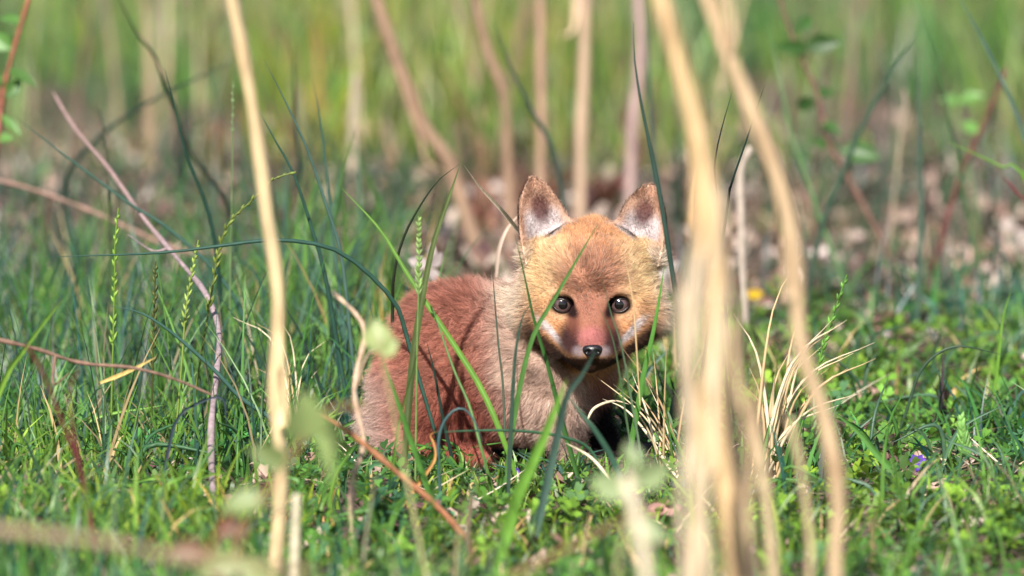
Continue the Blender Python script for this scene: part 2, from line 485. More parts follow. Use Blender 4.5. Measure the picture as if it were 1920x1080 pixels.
# fur
def grow_fur(n_hair):
    area = np.linalg.norm(fn, axis=1) * 0.5
    cen = q.mean(1)
    _, Lc, hwc, earc, (xc, fc, zc) = pelt(cen, unit(fn))
    dens = 1.0 + 2.2 * hwc + 2.0 * hwc * sm(fc, -1, 2) + 1.0 * earc
    dens *= np.where(cen[:, 1] > 6.0, 0.35, 1.0) * np.where(cen[:, 2] < 0.15, 0.05, 1.0)
    pr = area * dens; pr /= pr.sum()
    fi = rng.choice(len(FF), n_hair, p=pr)
    u, v = rng.random(n_hair), rng.random(n_hair)
    Q = FF[fi]
    wts = np.stack([(1 - u) * (1 - v), u * (1 - v), u * v, (1 - u) * v], 1)
    P = (FV[Q] * wts[:, :, None]).sum(1); Nn = unit((FN[Q] * wts[:, :, None]).sum(1))
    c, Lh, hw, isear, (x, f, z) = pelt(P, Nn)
    keep = np.ones(n_hair, bool)
    for s in (-1, 1):
        keep &= ~((((x - s * 2.22) / 1.02) ** 2 + ((z + 0.0) / 0.80) ** 2 < 1) & (f > -1.5))
    keep &= ~((np.abs(x - 0.02) < 0.62) & (f > 4.0) & (z > -3.75) & (z < -2.75))
    P, Nn, c, Lh, hw, isear, x, f, z = (a[keep] for a in (P, Nn, c, Lh, hw, isear, x, f, z))
    n = len(P)
    # combing
    tb = np.tile(np.array((-1.0, 0.15, -0.55)), (n, 1))
    th = np.stack([x * 1.0, -(f - 5.5) * 1.0, (z + 2.2) * 0.75 - 0.15 * np.abs(x)], 1)
    th = unit(th)
    low = 0.5 * sm(np.abs(x), 3.0, 5.0) * (1 - sm(z, 0.0, 3.5))
    th[:, 2] -= 0.7 * low; th[:, 0] += np.sign(x) * 0.5 * low
    te = np.stack([np.sign(x) * 0.15, np.full(n, -0.2), np.ones(n)], 1)
    t = tb + (th - tb) * hw[:, None]
    t = t + (te - t) * isear[:, None]
    t = unit(t); t = t - Nn * (t * Nn).sum(1)[:, None]
    # swirling disorder, coherent in patches
    nzv = np.stack([np.sin(P[:, 0] * 2.3 + P[:, 2] * 1.7 + i * 2.1) + np.sin(P[:, 1] * 2.9 - P[:, 2] * 2.2 + i) for i in range(3)], 1)
    t = unit(t + 0.22 * nzv + np.where(hw > 0.5, 0.24, 0.5)[:, None] * rng.normal(size=(n, 3)))
    lift = np.where(hw > 0.5, 0.28, 0.85)[:, None] * (1 + 0.35 * rng.normal(size=(n, 1)))
    lift = np.where(isear[:, None] > .4, 0.35, np.clip(lift, 0.15, 1.2))
    Lh = Lh * np.clip(1 + 0.28 * rng.normal(size=n), 0.35, 1.7)
    d0 = unit(Nn * (lift + 0.35) + t * 0.9); d1 = unit(Nn * lift * 0.7 + t + np.array((0, 0, -0.16)))
    K = 4
    s = np.linspace(0, 1, K)
    pts = P[:, None, :] - Nn[:, None, :] * 0.05 + Lh[:, None, None] * (d0[:, None, :] * (s - 0.5 * s * s)[None, :, None] + d1[:, None, :] * (0.5 * s * s + 0.0 * s)[None, :, None])
    # clumping
    nc = n // 9
    ci = rng.choice(n, nc, replace=False)
    kd = kdtree.KDTree(nc)
    for i, j in enumerate(ci): kd.insert(P[j], i)
    kd.balance()
    near = np.fromiter((kd.find(p)[1] for p in P), dtype=np.int64, count=n)
    tgt = pts[ci[near]]
    amt = (0.5 * s ** 1.5)[None, :, None] * np.where(isear > .4, 0.3, np.where(hw > .5, 0.55, 0.85))[:, None, None]
    pts = pts + (tgt - pts) * amt
    # colour: some hairs darker, some frosted pale, each darker towards its root
    clj = 1 + 0.20 * rng.normal(size=nc)[near]
    cj = np.clip(clj * (1 + 0.28 * rng.normal(size=n)), 0.4, 1.8)
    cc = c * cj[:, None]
    dark = (rng.random(n) < 0.08) & (isear < .4)
    cc[dark] *= 0.45
    pale = (rng.random(n) < 0.20) & (hw > 0.5) & (np.abs(x) < 3) & (z > -1)
    cc[pale] = cc[pale] * 0.5 + np.array((0.7, 0.58, 0.48)) * 0.5
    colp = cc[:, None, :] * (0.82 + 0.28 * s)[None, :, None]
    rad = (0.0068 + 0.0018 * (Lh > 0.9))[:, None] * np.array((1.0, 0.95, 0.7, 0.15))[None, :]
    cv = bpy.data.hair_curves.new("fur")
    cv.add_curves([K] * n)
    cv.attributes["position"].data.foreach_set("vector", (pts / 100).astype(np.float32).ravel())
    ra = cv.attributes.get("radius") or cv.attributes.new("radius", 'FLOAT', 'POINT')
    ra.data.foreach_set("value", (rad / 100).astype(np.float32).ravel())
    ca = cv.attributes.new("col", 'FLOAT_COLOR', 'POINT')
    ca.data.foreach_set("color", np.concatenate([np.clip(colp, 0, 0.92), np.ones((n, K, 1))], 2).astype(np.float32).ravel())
    cv.materials.append(M_fur)
    ob = bpy.data.objects.new("fur", cv)
    link(ob, fox)
    return ob
grow_fur(290000)

def uv_sphere(nu=28, nv=18):
    th = np.linspace(0, math.pi, nv + 1); ph = np.linspace(0, 2 * math.pi, nu, endpoint=False)
    T, Ph = np.meshgrid(th, ph, indexing='ij')
    V = np.stack([np.sin(T) * np.cos(Ph), -np.cos(T), np.sin(T) * np.sin(Ph)], -1).reshape(-1, 3)   # pole towards -y (viewer)
    i = np.arange((nv + 1) * nu).reshape(nv + 1, nu); j = np.roll(i, -1, 1)
    return V, np.stack([i[:-1], i[1:], j[1:], j[:-1]], -1).reshape(-1, 4)
SV, SF = uv_sphere()
for s in (-1, 1):
    ec = hp(s * 2.22, -0.02, 0.0)
    eye = mesh_obj("eye", (ec + SV * 0.88) / 100, SF, (0.03, 0.018, 0.015), M_eyeball, fox)
    look = np.array((-s * 0.06, -1.0, 0.02))
    R = Vector((0, -1, 0)).rotation_difference(Vector(look)).to_matrix()
    R = np.array(R)
    for nm, ang, rad, mt in (("iris", 0.80, 0.892, M_iris), ("pupil", 0.42, 0.900, M_eyeball)):
        th = np.linspace(0, ang, 9); ph = np.linspace(0, 2 * math.pi, 28, endpoint=False)
        T, Ph = np.meshgrid(th, ph, indexing='ij')
        V = np.stack([np.sin(T) * np.cos(Ph), -np.cos(T), np.sin(T) * np.sin(Ph)], -1).reshape(-1, 3) @ R.T
        i = np.arange(9 * 28).reshape(9, 28); j = np.roll(i, -1, 1)
        F = np.stack([i[:-1], i[1:], j[1:], j[:-1]], -1).reshape(-1, 4)
        if nm == "iris":
            k = (T.ravel() / ang)[:, None]
            cl = np.array((0.10, 0.06, 0.058)) * (1 - k ** 6 * 0.8)
        else:
            cl = np.array((0.006, 0.005, 0.006))
        mesh_obj(nm, (ec + V * rad) / 100, F, cl, mt, eye)
    # eyelid: almond shaped dark rim hugging the eyeball
    ph = np.linspace(0, 2 * math.pi, 40, endpoint=False)
    rings = []
    for kx, kz, df in ((0.78, 0.45, 0.0), (0.83, 0.50, 0.07), (0.95, 0.62, 0.05), (1.16, 0.98, -0.40)):
        cx = np.cos(ph); cz = np.sin(ph)
        X = kx * np.sign(cx) * np.abs(cx) ** 1.0; Z = kz * cz * np.where(cz > 0, 0.92, 1.05) * (1 - 0.38 * np.abs(cx) ** 3) + 0.20 * (s * cx) * kx - 0.03 - 0.10 * np.clip(-s * cx, 0, 1) ** 4
        r2 = np.clip(0.90 ** 2 - X ** 2 - Z ** 2, 0.0, None)
        f_ = np.sqrt(r2) + df
        rings.append(np.stack([ec[0] + X, ec[1] - f_, ec[2] + Z], 1))
    V = np.vstack(rings); i = np.arange(160).reshape(4, 40); j = np.roll(i, -1, 1)
    F = np.stack([i[:-1], j[:-1], j[1:], i[1:]], -1).reshape(-1, 4)
    mesh_obj("eyelid", V / 100, F, (0.010, 0.006, 0.006), M_nose, fox)
# nose
NV, NF = uv_sphere(40, 30)
nv = NV.copy()
x, f, z = nv[:, 0], -nv[:, 1], nv[:, 2]
wid = 0.80 * (1 + 0.22 * z) ; wid = np.where(z < -0.2, wid * (1 - 0.25 * (-z - 0.2)), wid)
xx, ff, zz = np.sign(x) * np.abs(x) ** 0.9 * wid, f * 0.66, z * 0.60
ff += 0.10 * zz
dent = sum(np.exp(-(((xx - s * 0.36) / 0.17) ** 2 + ((zz + 0.02 + 0.25 * (np.abs(xx) - 0.36)) / 0.13) ** 2)) for s in (-1, 1)) * (f > 0)
cleft = np.exp(-(xx / 0.06) ** 2) * sm(-zz, -0.05, 0.2) * (f > 0)
ff -= 0.30 * dent + 0.08 * cleft
nc_ = np.tile(np.array((0.012, 0.010, 0.012)), (len(nv), 1)) * (1 - 0.9 * np.clip(dent, 0, 1))[:, None]
mesh_obj("nose", (hp(0.08, 4.35, -3.15) + np.stack([xx, -ff, zz], 1)) / 100, NF, nc_, M_nose, fox)
# whiskers
for s in (-1, 1):
    for k in range(5):
        p0 = hp(s * (1.05 + 0.12 * k), 3.5 - 0.25 * k, -2.95 - 0.13 * k)
        p1 = p0 + np.array((s * 1.6, -0.3 + 0.3 * k, -0.25 - 0.2 * k + 0.2)); p2 = p0 + np.array((s * (3.2 + 0.2 * k), 0.6 + 0.4 * k, -0.8 - 0.35 * k + 0.3))
        path = catmull([p0, p1, p2], 9) / 100
        v, fq, _ = sweep(path, np.linspace(0.00012, 0.00003, 9), 'tube', 4)
        mesh_obj("whisker", v, fq, (0.10, 0.07, 0.06), M_fur, fox)
print("fox done", len(FV))

# ------------------------------------------------------------------ plants traced one by one
TEAL, GREEN, BRIGHT, DARK = (0.045, 0.115, 0.085), (0.07, 0.19, 0.035), (0.18, 0.36, 0.05), (0.022, 0.045, 0.035)
STRAW, PALE, TAN, RED, MAUVE = (0.62, 0.44, 0.24), (0.72, 0.60, 0.42), (0.42, 0.28, 0.17), (0.24, 0.045, 0.04), (0.36, 0.27, 0.27)
def path3d(pts, y0, y1=None, root=True):
    """photo pixels from root to tip, depth y0 at the root to y1 at the tip; roots reach the soil"""
    y1 = y0 if y1 is None else y1
    P = np.array(pts, float)
    s = np.concatenate(([0], np.cumsum(np.linalg.norm(np.diff(P, axis=0), axis=1)))); s /= s[-1]
    W = np.array([at(p[0], p[1], y0 + (y1 - y0) * t) for p, t in zip(P, s)])
    if root and W[0, 2] > 0.004:
        d = W[0] - W[1]
        dx = np.clip(d[0] / max(-d[2], 0.02), -0.35, 0.35) if d[2] < 0 else 0.0
        h = W[0, 2] + 0.006
        W = np.vstack([[W[0, 0] + dx * h, W[0, 1], -0.006], W])
    W[:, 2] = np.maximum(W[:, 2], -0.006)
    return W
def blade(name, pts, wpx, col, y0, y1=None, label=None, cat="grass blade", kind='blade', parent=None, tipcol=None, face=None, group=None, mat=None, taper='blade', root=True, n=None):
    W = path3d(pts, y0, y1, root)
    n = n or (26 if kind == 'tube' else 22)
    C = catmull(W, n)
    s = np.linspace(0, 1, n)
    r = wpx * px_size(y0) * 0.5
    if taper == 'blade':
        rad = r * np.minimum(1.0, 0.6 + 1.6 * s) * np.clip(1 - s ** 3, 0.03, 1) ** 0.8
    elif taper == 'stem':
        rad = r * (1.1 - 0.35 * s) * (1 + 0.08 * np.sin(s * 37 + wpx))
    else:
        rad = r * np.clip(1 - s ** 2.2, 0.04, 1)
    face = random.uniform(-0.6, 0.6) if face is None else face
    v, f, k = sweep(C, rad, kind, 7, face, random.uniform(-0.9, 0.9) if kind == 'blade' else 0)
    tip = np.array(col) if tipcol is None else np.array(tipcol)
    t = np.repeat(s, k)[:, None]
    cl = np.array(col) * (0.9 + 0.2 * rng.random((1, 1))) * (1 - t ** 2) + tip * t ** 2
    off = None if parent is not None else W[0]
    ob = mesh_obj(name, v, f, cl, mat or M_leaf, parent, True, off)
    if off is not None:
        ob.location = W[0]
        tag(ob, label, cat, group)
    return ob

BL = [  # name, root-to-tip pixels, width, colour, depth at root, depth at tip, label, kind
 ("grass_strand", [(765, 640), (745, 575), (690, 512), (620, 465), (520, 450), (420, 460), (300, 474), (90, 482)], 9, TEAL, -0.06, -0.12, "long dark teal blade arching low and flat across the pale stalk", 'tube'),
 ("grass_strand", [(440, 560), (330, 440), (240, 380), (120, 290), (30, 220)], 8, TEAL, 0.28, 0.3, "straight dark teal blade slanting out beyond the mauve twig", 'tube'),
 ("grass_strand", [(440, 560), (430, 390), (360, 290), (320, 190), (290, 105), (255, 60), (205, -40)], 9, (0.05, 0.06, 0.045), 0.85, 0.7, "tall dark brownish stem leaning over behind the mauve twig", 'tube'),
 ("grass_strand", [(120, 420), (125, 330), (170, 272), (240, 215), (330, 165), (450, 110)], 9, (0.05, 0.08, 0.06), 1.0, 0.9, "soft dark blade bowing over in an arch behind the leaning stem", 'tube'),
 ("grass_strand", [(415, 640), (407, 480), (385, 380), (350, 290), (328, 205), (308, 125)], 9, TEAL, 0.3, 0.2, "upright teal blade crossing the tall brownish stem", 'tube'),
 ("grass_strand", [(660, 660), (640, 480), (610, 380), (580, 290), (540, 200), (495, 112)], 8, (0.09, 0.17, 0.14), 0.12, 0.1, "pale blue-green blade, tallest of the stand beside the pale stalk", 'tube'),
 ("grass_strand", [(640, 690), (610, 520), (585, 430), (552, 330), (520, 270), (485, 208)], 9, TEAL, 0.1, 0.05, "dark teal blade leaning against the pale stalk", 'tube'),
 ("grass_strand", [(650, 650), (628, 470), (612, 320), (600, 220), (586, 150)], 8, (0.07, 0.15, 0.11), 0.3, 0.3, "slim upright blade at the back of the stand beside the pale stalk", 'tube'),
 ("grass_strand", [(570, 560), (560, 300), (552, 170), (546, 50)], 8, DARK, 1.0, 0.95, "thin dark upright stem in the soft grass beyond the pale stalk", 'tube'),
 ("grass_strand", [(762, 830), (772, 700), (790, 570), (812, 460), (840, 375), (864, 306)], 15, (0.08, 0.11, 0.03), -0.16, -0.13, "olive upright blade snapped at its top, over the kit's rump", 'blade'),
 ("grass_strand", [(735, 620), (738, 520), (755, 450), (785, 390), (822, 338), (862, 308)], 7, (0.05, 0.075, 0.045), 0.02, -0.1, "thin dark blade bowing to meet the snapped olive blade", 'tube'),
 ("grass_strand", [(940, 815), (900, 725), (850, 645), (800, 570), (755, 500), (712, 430), (640, 352)], 11, (0.13, 0.28, 0.035), -0.17, -0.12, "bright green blade slanting across the kit's flank", 'blade'),
 ("grass_strand", [(1072, 850), (1055, 790), (1030, 690), (1003, 600), (985, 520), (966, 440)], 13, (0.055, 0.15, 0.035), -0.19, -0.2, "broad green blade crossing the kit's cheek below its ear", 'blade'),
 ("grass_strand", [(955, 850), (972, 740), (1000, 630), (1040, 560), (1080, 490), (1120, 422)], 10, (0.09, 0.21, 0.05), -0.21, -0.24, "green blade crossing the kit's forehead beside its eye", 'blade'),
 ("grass_strand", [(1290, 780), (1282, 640), (1262, 520), (1248, 430), (1236, 360), (1220, 280), (1202, 190), (1189, 110), (1187, 40)], 11, (0.05, 0.095, 0.075), -0.2, -0.26, "tall dark teal blade curving past the outer edge of the kit's ear", 'tube'),
 ("grass_strand", [(1192, 790), (1208, 700), (1228, 610), (1246, 500)], 12, (0.09, 0.24, 0.04), -0.15, -0.15, "green upright blade beside the kit's jaw", 'blade'),
 ("straw_stem", [(1200, 760), (1190, 600), (1183, 540), (1170, 475)], 3.5, STRAW, -0.2, -0.22, "hair-thin straw standing before the kit's eye", 'tube'),
 ("grass_strand", [(1185, 760), (1165, 650), (1146, 590), (1126, 510)], 5, (0.14, 0.22, 0.12), -0.22, -0.24, "thin grey-green blade crossing the kit's muzzle", 'blade'),
 ("grass_strand", [(1175, 790), (1150, 640), (1120, 570)], 4, (0.10, 0.17, 0.08), -0.24, -0.26, "very thin short blade leaning toward the kit's nose", 'blade'),
 ("grass_strand", [(955, 985), (972, 925), (1015, 830), (1062, 712)], 24, (0.19, 0.40, 0.06), -0.62, -0.66, "wide bright green blade, softly blurred, before the kit's chest", 'blade'),
 ("grass_strand", [(1155, 880), (1120, 815), (1085, 770), (1058, 735)], 15, (0.06, 0.14, 0.09), -0.42, -0.45, "dull teal blade slanting before the kit's dark forepaw", 'blade'),
 ("grass_strand", [(1040, 840), (1062, 745), (1090, 705), (1118, 655)], 17, (0.07, 0.13, 0.10), -0.52, -0.55, "blurred teal blade reaching up to the kit's chin", 'blade'),
 ("grass_strand", [(948, 850), (943, 722), (934, 640), (922, 490)], 5, (0.10, 0.13, 0.09), -0.14, -0.14, "thin grey-green upright blade against the kit's shoulder", 'tube'),
 ("grass_strand", [(955, 880), (960, 772), (968, 655), (984, 585), (1010, 560)], 9, (0.05, 0.09, 0.065), -0.26, -0.28, "dark teal blade with a hooked tip before the kit's neck", 'blade'),
 ("grass_strand", [(827, 945), (822, 830), (840, 780), (867, 766), (890, 790), (905, 830)], 7, (0.06, 0.125, 0.13), -0.3, -0.3, "blue-green blade bent over in a hoop at the kit's belly", 'tube'),
 ("grass_strand", [(1112, 850), (1057, 820), (973, 808), (873, 808), (812, 812)], 7, (0.06, 0.15, 0.08), -0.22, -0.3, "teal blade lying level across the kit's belly", 'tube'),
 ("curled_leaf", [(755, 950), (790, 900), (815, 860), (812, 830), (806, 815), (822, 808)], 7, (0.45, 0.22, 0.06), -0.32, -0.3, "orange withered leaf curling up beside the level teal blade", 'blade'),
 ("grass_strand", [(815, 955), (787, 870), (757, 785), (735, 720), (716, 670)], 12, (0.10, 0.26, 0.05), -0.36, -0.38, "green blade leaning before the kit's haunch, pale at its root", 'blade'),
 ("grass_strand", [(733, 890), (748, 790), (772, 700), (790, 640)], 8, (0.14, 0.30, 0.04), -0.3, -0.3, "light green blade rising steeply before the kit's haunch", 'blade'),
 ("grass_strand", [(850, 870), (830, 780), (815, 700), (800, 640)], 7, DARK, -0.12, -0.13, "nearly black thin blade on the kit's flank", 'blade'),
 ("grass_strand", [(905, 850), (880, 760), (850, 690), (805, 560)], 6, (0.10, 0.20, 0.05), -0.2, -0.16, "narrow green blade parallel to the bright one on the flank", 'blade'),
 ("straw_stem", [(1290, 915), (1257, 880), (1213, 813), (1173, 768), (1130, 748)], 6, PALE, -0.14, -0.08, "pale straw bowing over beside the kit's dark forepaw", 'tube'),
 ("straw_stem", [(1100, 790), (1115, 765), (1150, 752), (1180, 758)], 6, PALE, -0.08, -0.06, "short pale straw arched over the kit's dark forepaw", 'tube'),
 ("straw_stem", [(1145, 900), (1108, 858), (1060, 830)], 6, PALE, -0.3, -0.28, "short pale straw lying below the kit's near paw", 'tube'),
 ("straw_stem", [(985, 450), (940, 395), (900, 352), (870, 310)], 10, PALE, 0.03, -0.1, "pale bleached blade leaning from the snapped olive blade to the kit's ear", 'blade'),
 ("straw_stem", [(930, 520), (935, 470), (950, 430), (975, 400)], 8, (0.46, 0.35, 0.28), 0.16, 0.16, "pale curved straw behind the kit's neck", 'blade'),
 ("grass_strand", [(0, 730), (45, 655), (92, 592), (125, 555)], 14, (0.20, 0.36, 0.05), -0.38, -0.4, "wide yellow-green blade, soft, beside the red stem", 'blade'),
 ("grass_strand", [(520, 800), (450, 745), (400, 692), (320, 622), (262, 586), (208, 574)], 9, (0.06, 0.14, 0.115), -0.1, -0.12, "teal blade arching down past the mauve twig to the moss", 'tube'),
 ("grass_strand", [(1515, 560), (1540, 430), (1580, 325), (1620, 232), (1680, 122), (1735, 38)], 12, (0.07, 0.13, 0.085), 0.9, 0.85, "long straight teal stalk slanting behind the dry stalks", 'tube'),
 ("grass_strand", [(1800, 330), (1775, 200), (1752, 110), (1733, 42)], 8, (0.08, 0.15, 0.06), 0.9, 0.88, "thin blade leaning to the tip of the slanting teal stalk", 'tube'),
 ("grass_strand", [(1960, 420), (1915, 240), (1852, 95), (1790, -20)], 11, (0.09, 0.16, 0.13), 0.7, 0.7, "pale teal blade crossing the red stem", 'tube'),
 ("grass_strand", [(1722, 560), (1728, 390), (1724, 250), (1721, 105)], 12, (0.09, 0.15, 0.11), 0.8, 0.8, "upright grey-teal stem with a dark tip beside the slanting stalk", 'tube'),
 ("grass_strand", [(1925, 345), (1880, 314), (1820, 285), (1774, 265)], 8, BRIGHT, 0.5, 0.5, "light green blade with a pale tip pointing sideways", 'tube'),
 ("grass_strand", [(1345, 380), (1340, 310), (1352, 245), (1376, 162)], 6, DARK, -0.02, -0.04, "thin nearly black upright blade, shorter of two by the dry stalks", 'tube'),
 ("grass_strand", [(1362, 400), (1370, 350), (1400, 262), (1434, 158)], 7, DARK, -0.02, -0.04, "thin nearly black blade, longer of two leaning by the dry stalks", 'tube'),
 ("grass_strand", [(1060, 420), (1040, 290), (1000, 212), (958, 128), (922, 30)], 11, (0.045, 0.075, 0.06), 0.9, 0.9, "soft dark blade leaning above the kit's head", 'tube'),
 ("grass_strand", [(1240, 420), (1225, 280), (1218, 180), (1212, 10)], 10, (0.06, 0.10, 0.09), 1.0, 1.0, "soft dark teal stem upright beyond the tall blade by the ear", 'tube'),
 ("grass_strand", [(1510, 330), (1485, 260), (1462, 150), (1435, 20)], 10, (0.16, 0.28, 0.12), 1.0, 1.0, "soft pale green stem behind the forked dry stalk", 'tube'),
 ("grass_strand", [(1690, 900), (1650, 858), (1605, 805), (1560, 770)], 15, (0.11, 0.27, 0.06), -0.25, -0.25, "broad green blade lying over beside the straw clump", 'blade'),
 ("grass_strand", [(1365, 760), (1362, 700), (1360, 655)], 8, DARK, -0.2, -0.2, "short black blade in the straw clump", 'blade'),
 ("grass_strand", [(1700, 770), (1730, 690), (1790, 650), (1880, 665)], 7, (0.045, 0.09, 0.05), 0.1, 0.1, "dark thin blade bowing over in the open clover", 'tube'),
 ("grass_strand", [(1870, 690), (1880, 600), (1895, 545)], 7, BRIGHT, 0.15, 0.15, "light green blade upright in the clover", 'blade'),
 ("grass_strand", [(320, 820), (330, 790), (352, 765), (415, 745), (425, 800)], 8, (0.05, 0.07, 0.10), -0.28, -0.28, "blue-black blade folded over near the horizontal brown twig", 'blade'),
 ("straw_stem", [(188, 718), (240, 697), (292, 670)], 8, (0.50, 0.36, 0.13), -0.24, -0.26, "yellowed dry blade lying slantwise on the brown twig", 'blade'),
]
for nm, pts, w, c, y0, y1, lab, kd_ in BL:
    straw = "straw" in nm or nm == "curled_leaf"
    blade(nm, pts, w, c, y0, y1, lab, "straw" if nm == "straw_stem" else ("dry leaf" if nm == "curled_leaf" else "grass blade"), kd_, mat=M_straw if straw else M_leaf,
          tipcol=np.array(c) * random.choice((0.8, 1.0, 1.25)), root=(nm == "grass_strand"))

# dry stalks
def stalk(pts, wpx, y0, y1, label, col=STRAW, group=None, nodes=(), leaves=(), name="dry_stalk"):
    W = path3d(pts, y0, y1)
    tall = pts[-1][1] < 0
    if tall:                          # stalks that leave the frame go on to a natural height
        d = unit(W[-1] - W[-2]); d = unit(d + np.array((0, 0, 0.6)))
        W = np.vstack([W, W[-1] + d * 0.13, W[-1] + d * 0.27 + np.array((0.012, 0.01, 0))])
    e = empty(name, W[0], label, "stalk", group)
    n = 60
    C = catmull(W, n)
    s = np.linspace(0, 1, n)
    r = wpx * px_size(y0) * 0.5
    wob = 1 + 0.07 * np.sin(s * 23 + wpx) + 0.05 * np.sin(s * 61)
    rad = r * (1.12 - 0.25 * s) * wob
    for nd in nodes: rad += r * 0.28 * np.exp(-((s - nd) / 0.010) ** 2)
    if tall: rad = rad * np.clip((1.02 - s) / 0.4, 0.1, 1)
    rad[-1] *= 0.1
    v, f, k = sweep(C, rad, 'tube', 10)
    sc = rng.random(n) * 0.16 + 0.92
    cl = np.repeat(np.array(col)[None] * sc[:, None], k, 0)
    for nd in nodes:
        g = np.repeat(np.exp(-((s - nd) / 0.012) ** 2), k)[:, None]
        cl = cl * (1 - 0.5 * g) + np.array((0.22, 0.12, 0.06)) * 0.5 * g
    ob = mesh_obj("stem", v, f, cl, M_straw, e, True, W[0])
    for (s0, pxs, wl) in leaves:      # peeling sheaths and dead leaves growing from the stem
        p0 = C[int(s0 * (n - 1))]
        P = [p0] + [at(a, b_, y0 + (y1 - y0) * s0 - 0.01 * (i + 1)) for i, (a, b_) in enumerate(pxs)]
        pc = catmull(P, 16)
        t = np.linspace(0, 1, 16)
        rr = wl * px_size(y0) * 0.5 * np.clip(np.sin(math.pi * (0.12 + 0.86 * t)), 0.05, 1)
        v, f, k = sweep(pc - W[0], rr, 'blade', 5, random.uniform(-0.8, 0.8), random.uniform(-1.2, 1.2))
        mesh_obj("dead_leaf", v, f, np.array(col) * random.uniform(0.85, 1.2), M_straw, e)
    return e
stalk([(505, 1190), (522, 1000), (526, 850), (514, 740), (522, 560), (500, 400), (478, 230), (455, 100), (425, -60)], 24, -0.80, -0.86,
      "single pale golden dry stalk standing alone by the mauve twig", (0.66, 0.50, 0.29), None, (0.28, 0.55, 0.80), [(0.35, ((532, 800), (518, 700), (524, 620)), 20)])
SG = None
stalk([(1400, 1250), (1378, 1080), (1366, 950), (1345, 800), (1345, 620), (1338, 430), (1310, 260), (1270, 110), (1228, -60)], 34, -1.55, -1.6,
      "thickest golden dry stalk of the cluster, unbranched to its top", (0.66, 0.46, 0.25), SG, (0.33, 0.62), [(0.30, ((1330, 880), (1310, 760), (1325, 660)), 26), (0.55, ((1310, 480), (1295, 330), (1320, 240)), 22)])
stalk([(1575, 1230), (1566, 1060), (1572, 930), (1545, 780), (1500, 640), (1490, 470), (1450, 310), (1385, 150), (1330, 10), (1318, -60)], 27, -1.35, -1.4,
      "tall dry stalk bending in an S toward the thickest stalk", (0.58, 0.42, 0.26), SG, (0.22, 0.50, 0.78), [(0.78, ((1375, 80), (1350, 30), (1345, -30)), 30), (0.45, ((1480, 560), (1472, 480), (1465, 400)), 18)])
stalk([(1300, 1230), (1302, 1060), (1312, 900), (1290, 720), (1300, 560), (1318, 420), (1322, 330)], 24, -1.4, -1.45,
      "pale broken dry stalk leaning on the thickest stalk", (0.68, 0.52, 0.34), SG, (0.4,), [(0.6, ((1275, 640), (1268, 540), (1285, 470)), 30)])
stalk([(1462, 1200), (1450, 1060), (1436, 930), (1418, 780)], 22, -1.25, -1.3,
      "short snapped dry stalk at the foot of the cluster", (0.70, 0.54, 0.34), SG)
stalk([(1395, 1200), (1400, 1000), (1375, 800), (1390, 640), (1362, 480), (1350, 360)], 16, -1.5, -1.5,
      "slim dry stalk tucked behind the thickest stalk", (0.62, 0.44, 0.28), SG)
stalk([(1500, 1220), (1520, 1050), (1505, 900), (1480, 780)], 13, -1.3, -1.32,
      "thin short dry stalk beside the S-bent one", (0.60, 0.46, 0.28), SG)
stalk([(1335, 1240), (1330, 1080), (1322, 940), (1338, 800), (1318, 640), (1330, 500), (1352, 420), (1338, 330)], 12, -1.75, -1.8,
      "pale cream stalk woven through the middle of the cluster", (0.72, 0.58, 0.40), SG, (0.5,), [(0.55, ((1350, 600), (1362, 520), (1350, 440)), 20), (0.3, ((1300, 860), (1282, 760), (1290, 690)), 18)])
stalk([(1270, 1240), (1285, 1080), (1278, 930), (1296, 780), (1280, 640), (1282, 540)], 15, -1.7, -1.75,
      "thin pale stalk at the edge of the cluster toward the kit", (0.70, 0.58, 0.42), SG, (0.5,), [(0.8, ((1300, 520), (1310, 440), (1300, 400)), 26)])
stalk([(1440, 1240), (1420, 1080), (1400, 960), (1408, 860), (1380, 700), (1372, 600)], 15, -1.6, -1.6,
      "thin tan stalk leaning between the cluster and the snapped stalk", (0.58, 0.42, 0.26), SG, (0.4,), [(0.6, ((1410, 760), (1420, 700), (1412, 640)), 24)])
stalk([(548, 1200), (552, 1060), (556, 925)], 18, -0.95, -0.95, "pale stump of a dry stalk at the foot of the lone golden stalk", (0.66, 0.58, 0.42))
stalk([(1225, 1230), (1212, 1080), (1196, 980), (1172, 885)], 26, -1.85, -1.85, "cream broken stalk stump, soft, before the kit's forepaw", (0.72, 0.62, 0.46))
# dry stalks beyond the kit
bgc = (0.36, 0.235, 0.16)
stalk([(860, 360), (840, 300), (800, 245), (770, 180), (738, 95), (700, -30)], 24, 1.5, 1.45, "thick tan stalk leaning far over behind the kit's back", bgc, None, (0.3, 0.6), [(0.5, ((790, 260), (800, 300), (845, 330)), 14)])
stalk([(955, 370), (952, 280), (945, 180), (912, 85), (886, -30)], 18, 1.55, 1.5, "tan stalk curving up behind the kit's shoulder", bgc, None, (0.5,))
stalk([(1012, 380), (1015, 230), (1014, 110), (1013, -30)], 19, 1.6, 1.6, "straight tan upright stalk with a joint above the kit's ear", bgc, None, (0.55,))
stalk([(1088, 390), (1090, 250), (1095, 130), (1098, -30)], 21, 1.65, 1.65, "tan upright stalk carrying a curled pale leaf", (0.48, 0.34, 0.24), None, (0.6,), [(0.62, ((1075, 55), (1060, 60), (1050, 75)), 14)])
stalk([(1180, 390), (1186, 240), (1200, 110), (1196, -30)], 20, 1.7, 1.7, "mauve-grey upright stalk in the soft background above the kit's ear", (0.40, 0.28, 0.26), None, (0.5,))
stalk([(660, 300), (662, 220), (668, 140)], 16, 1.8, 1.8, "short pale stalk in the blurred grass by the leaning tan stalk", (0.44, 0.36, 0.28))
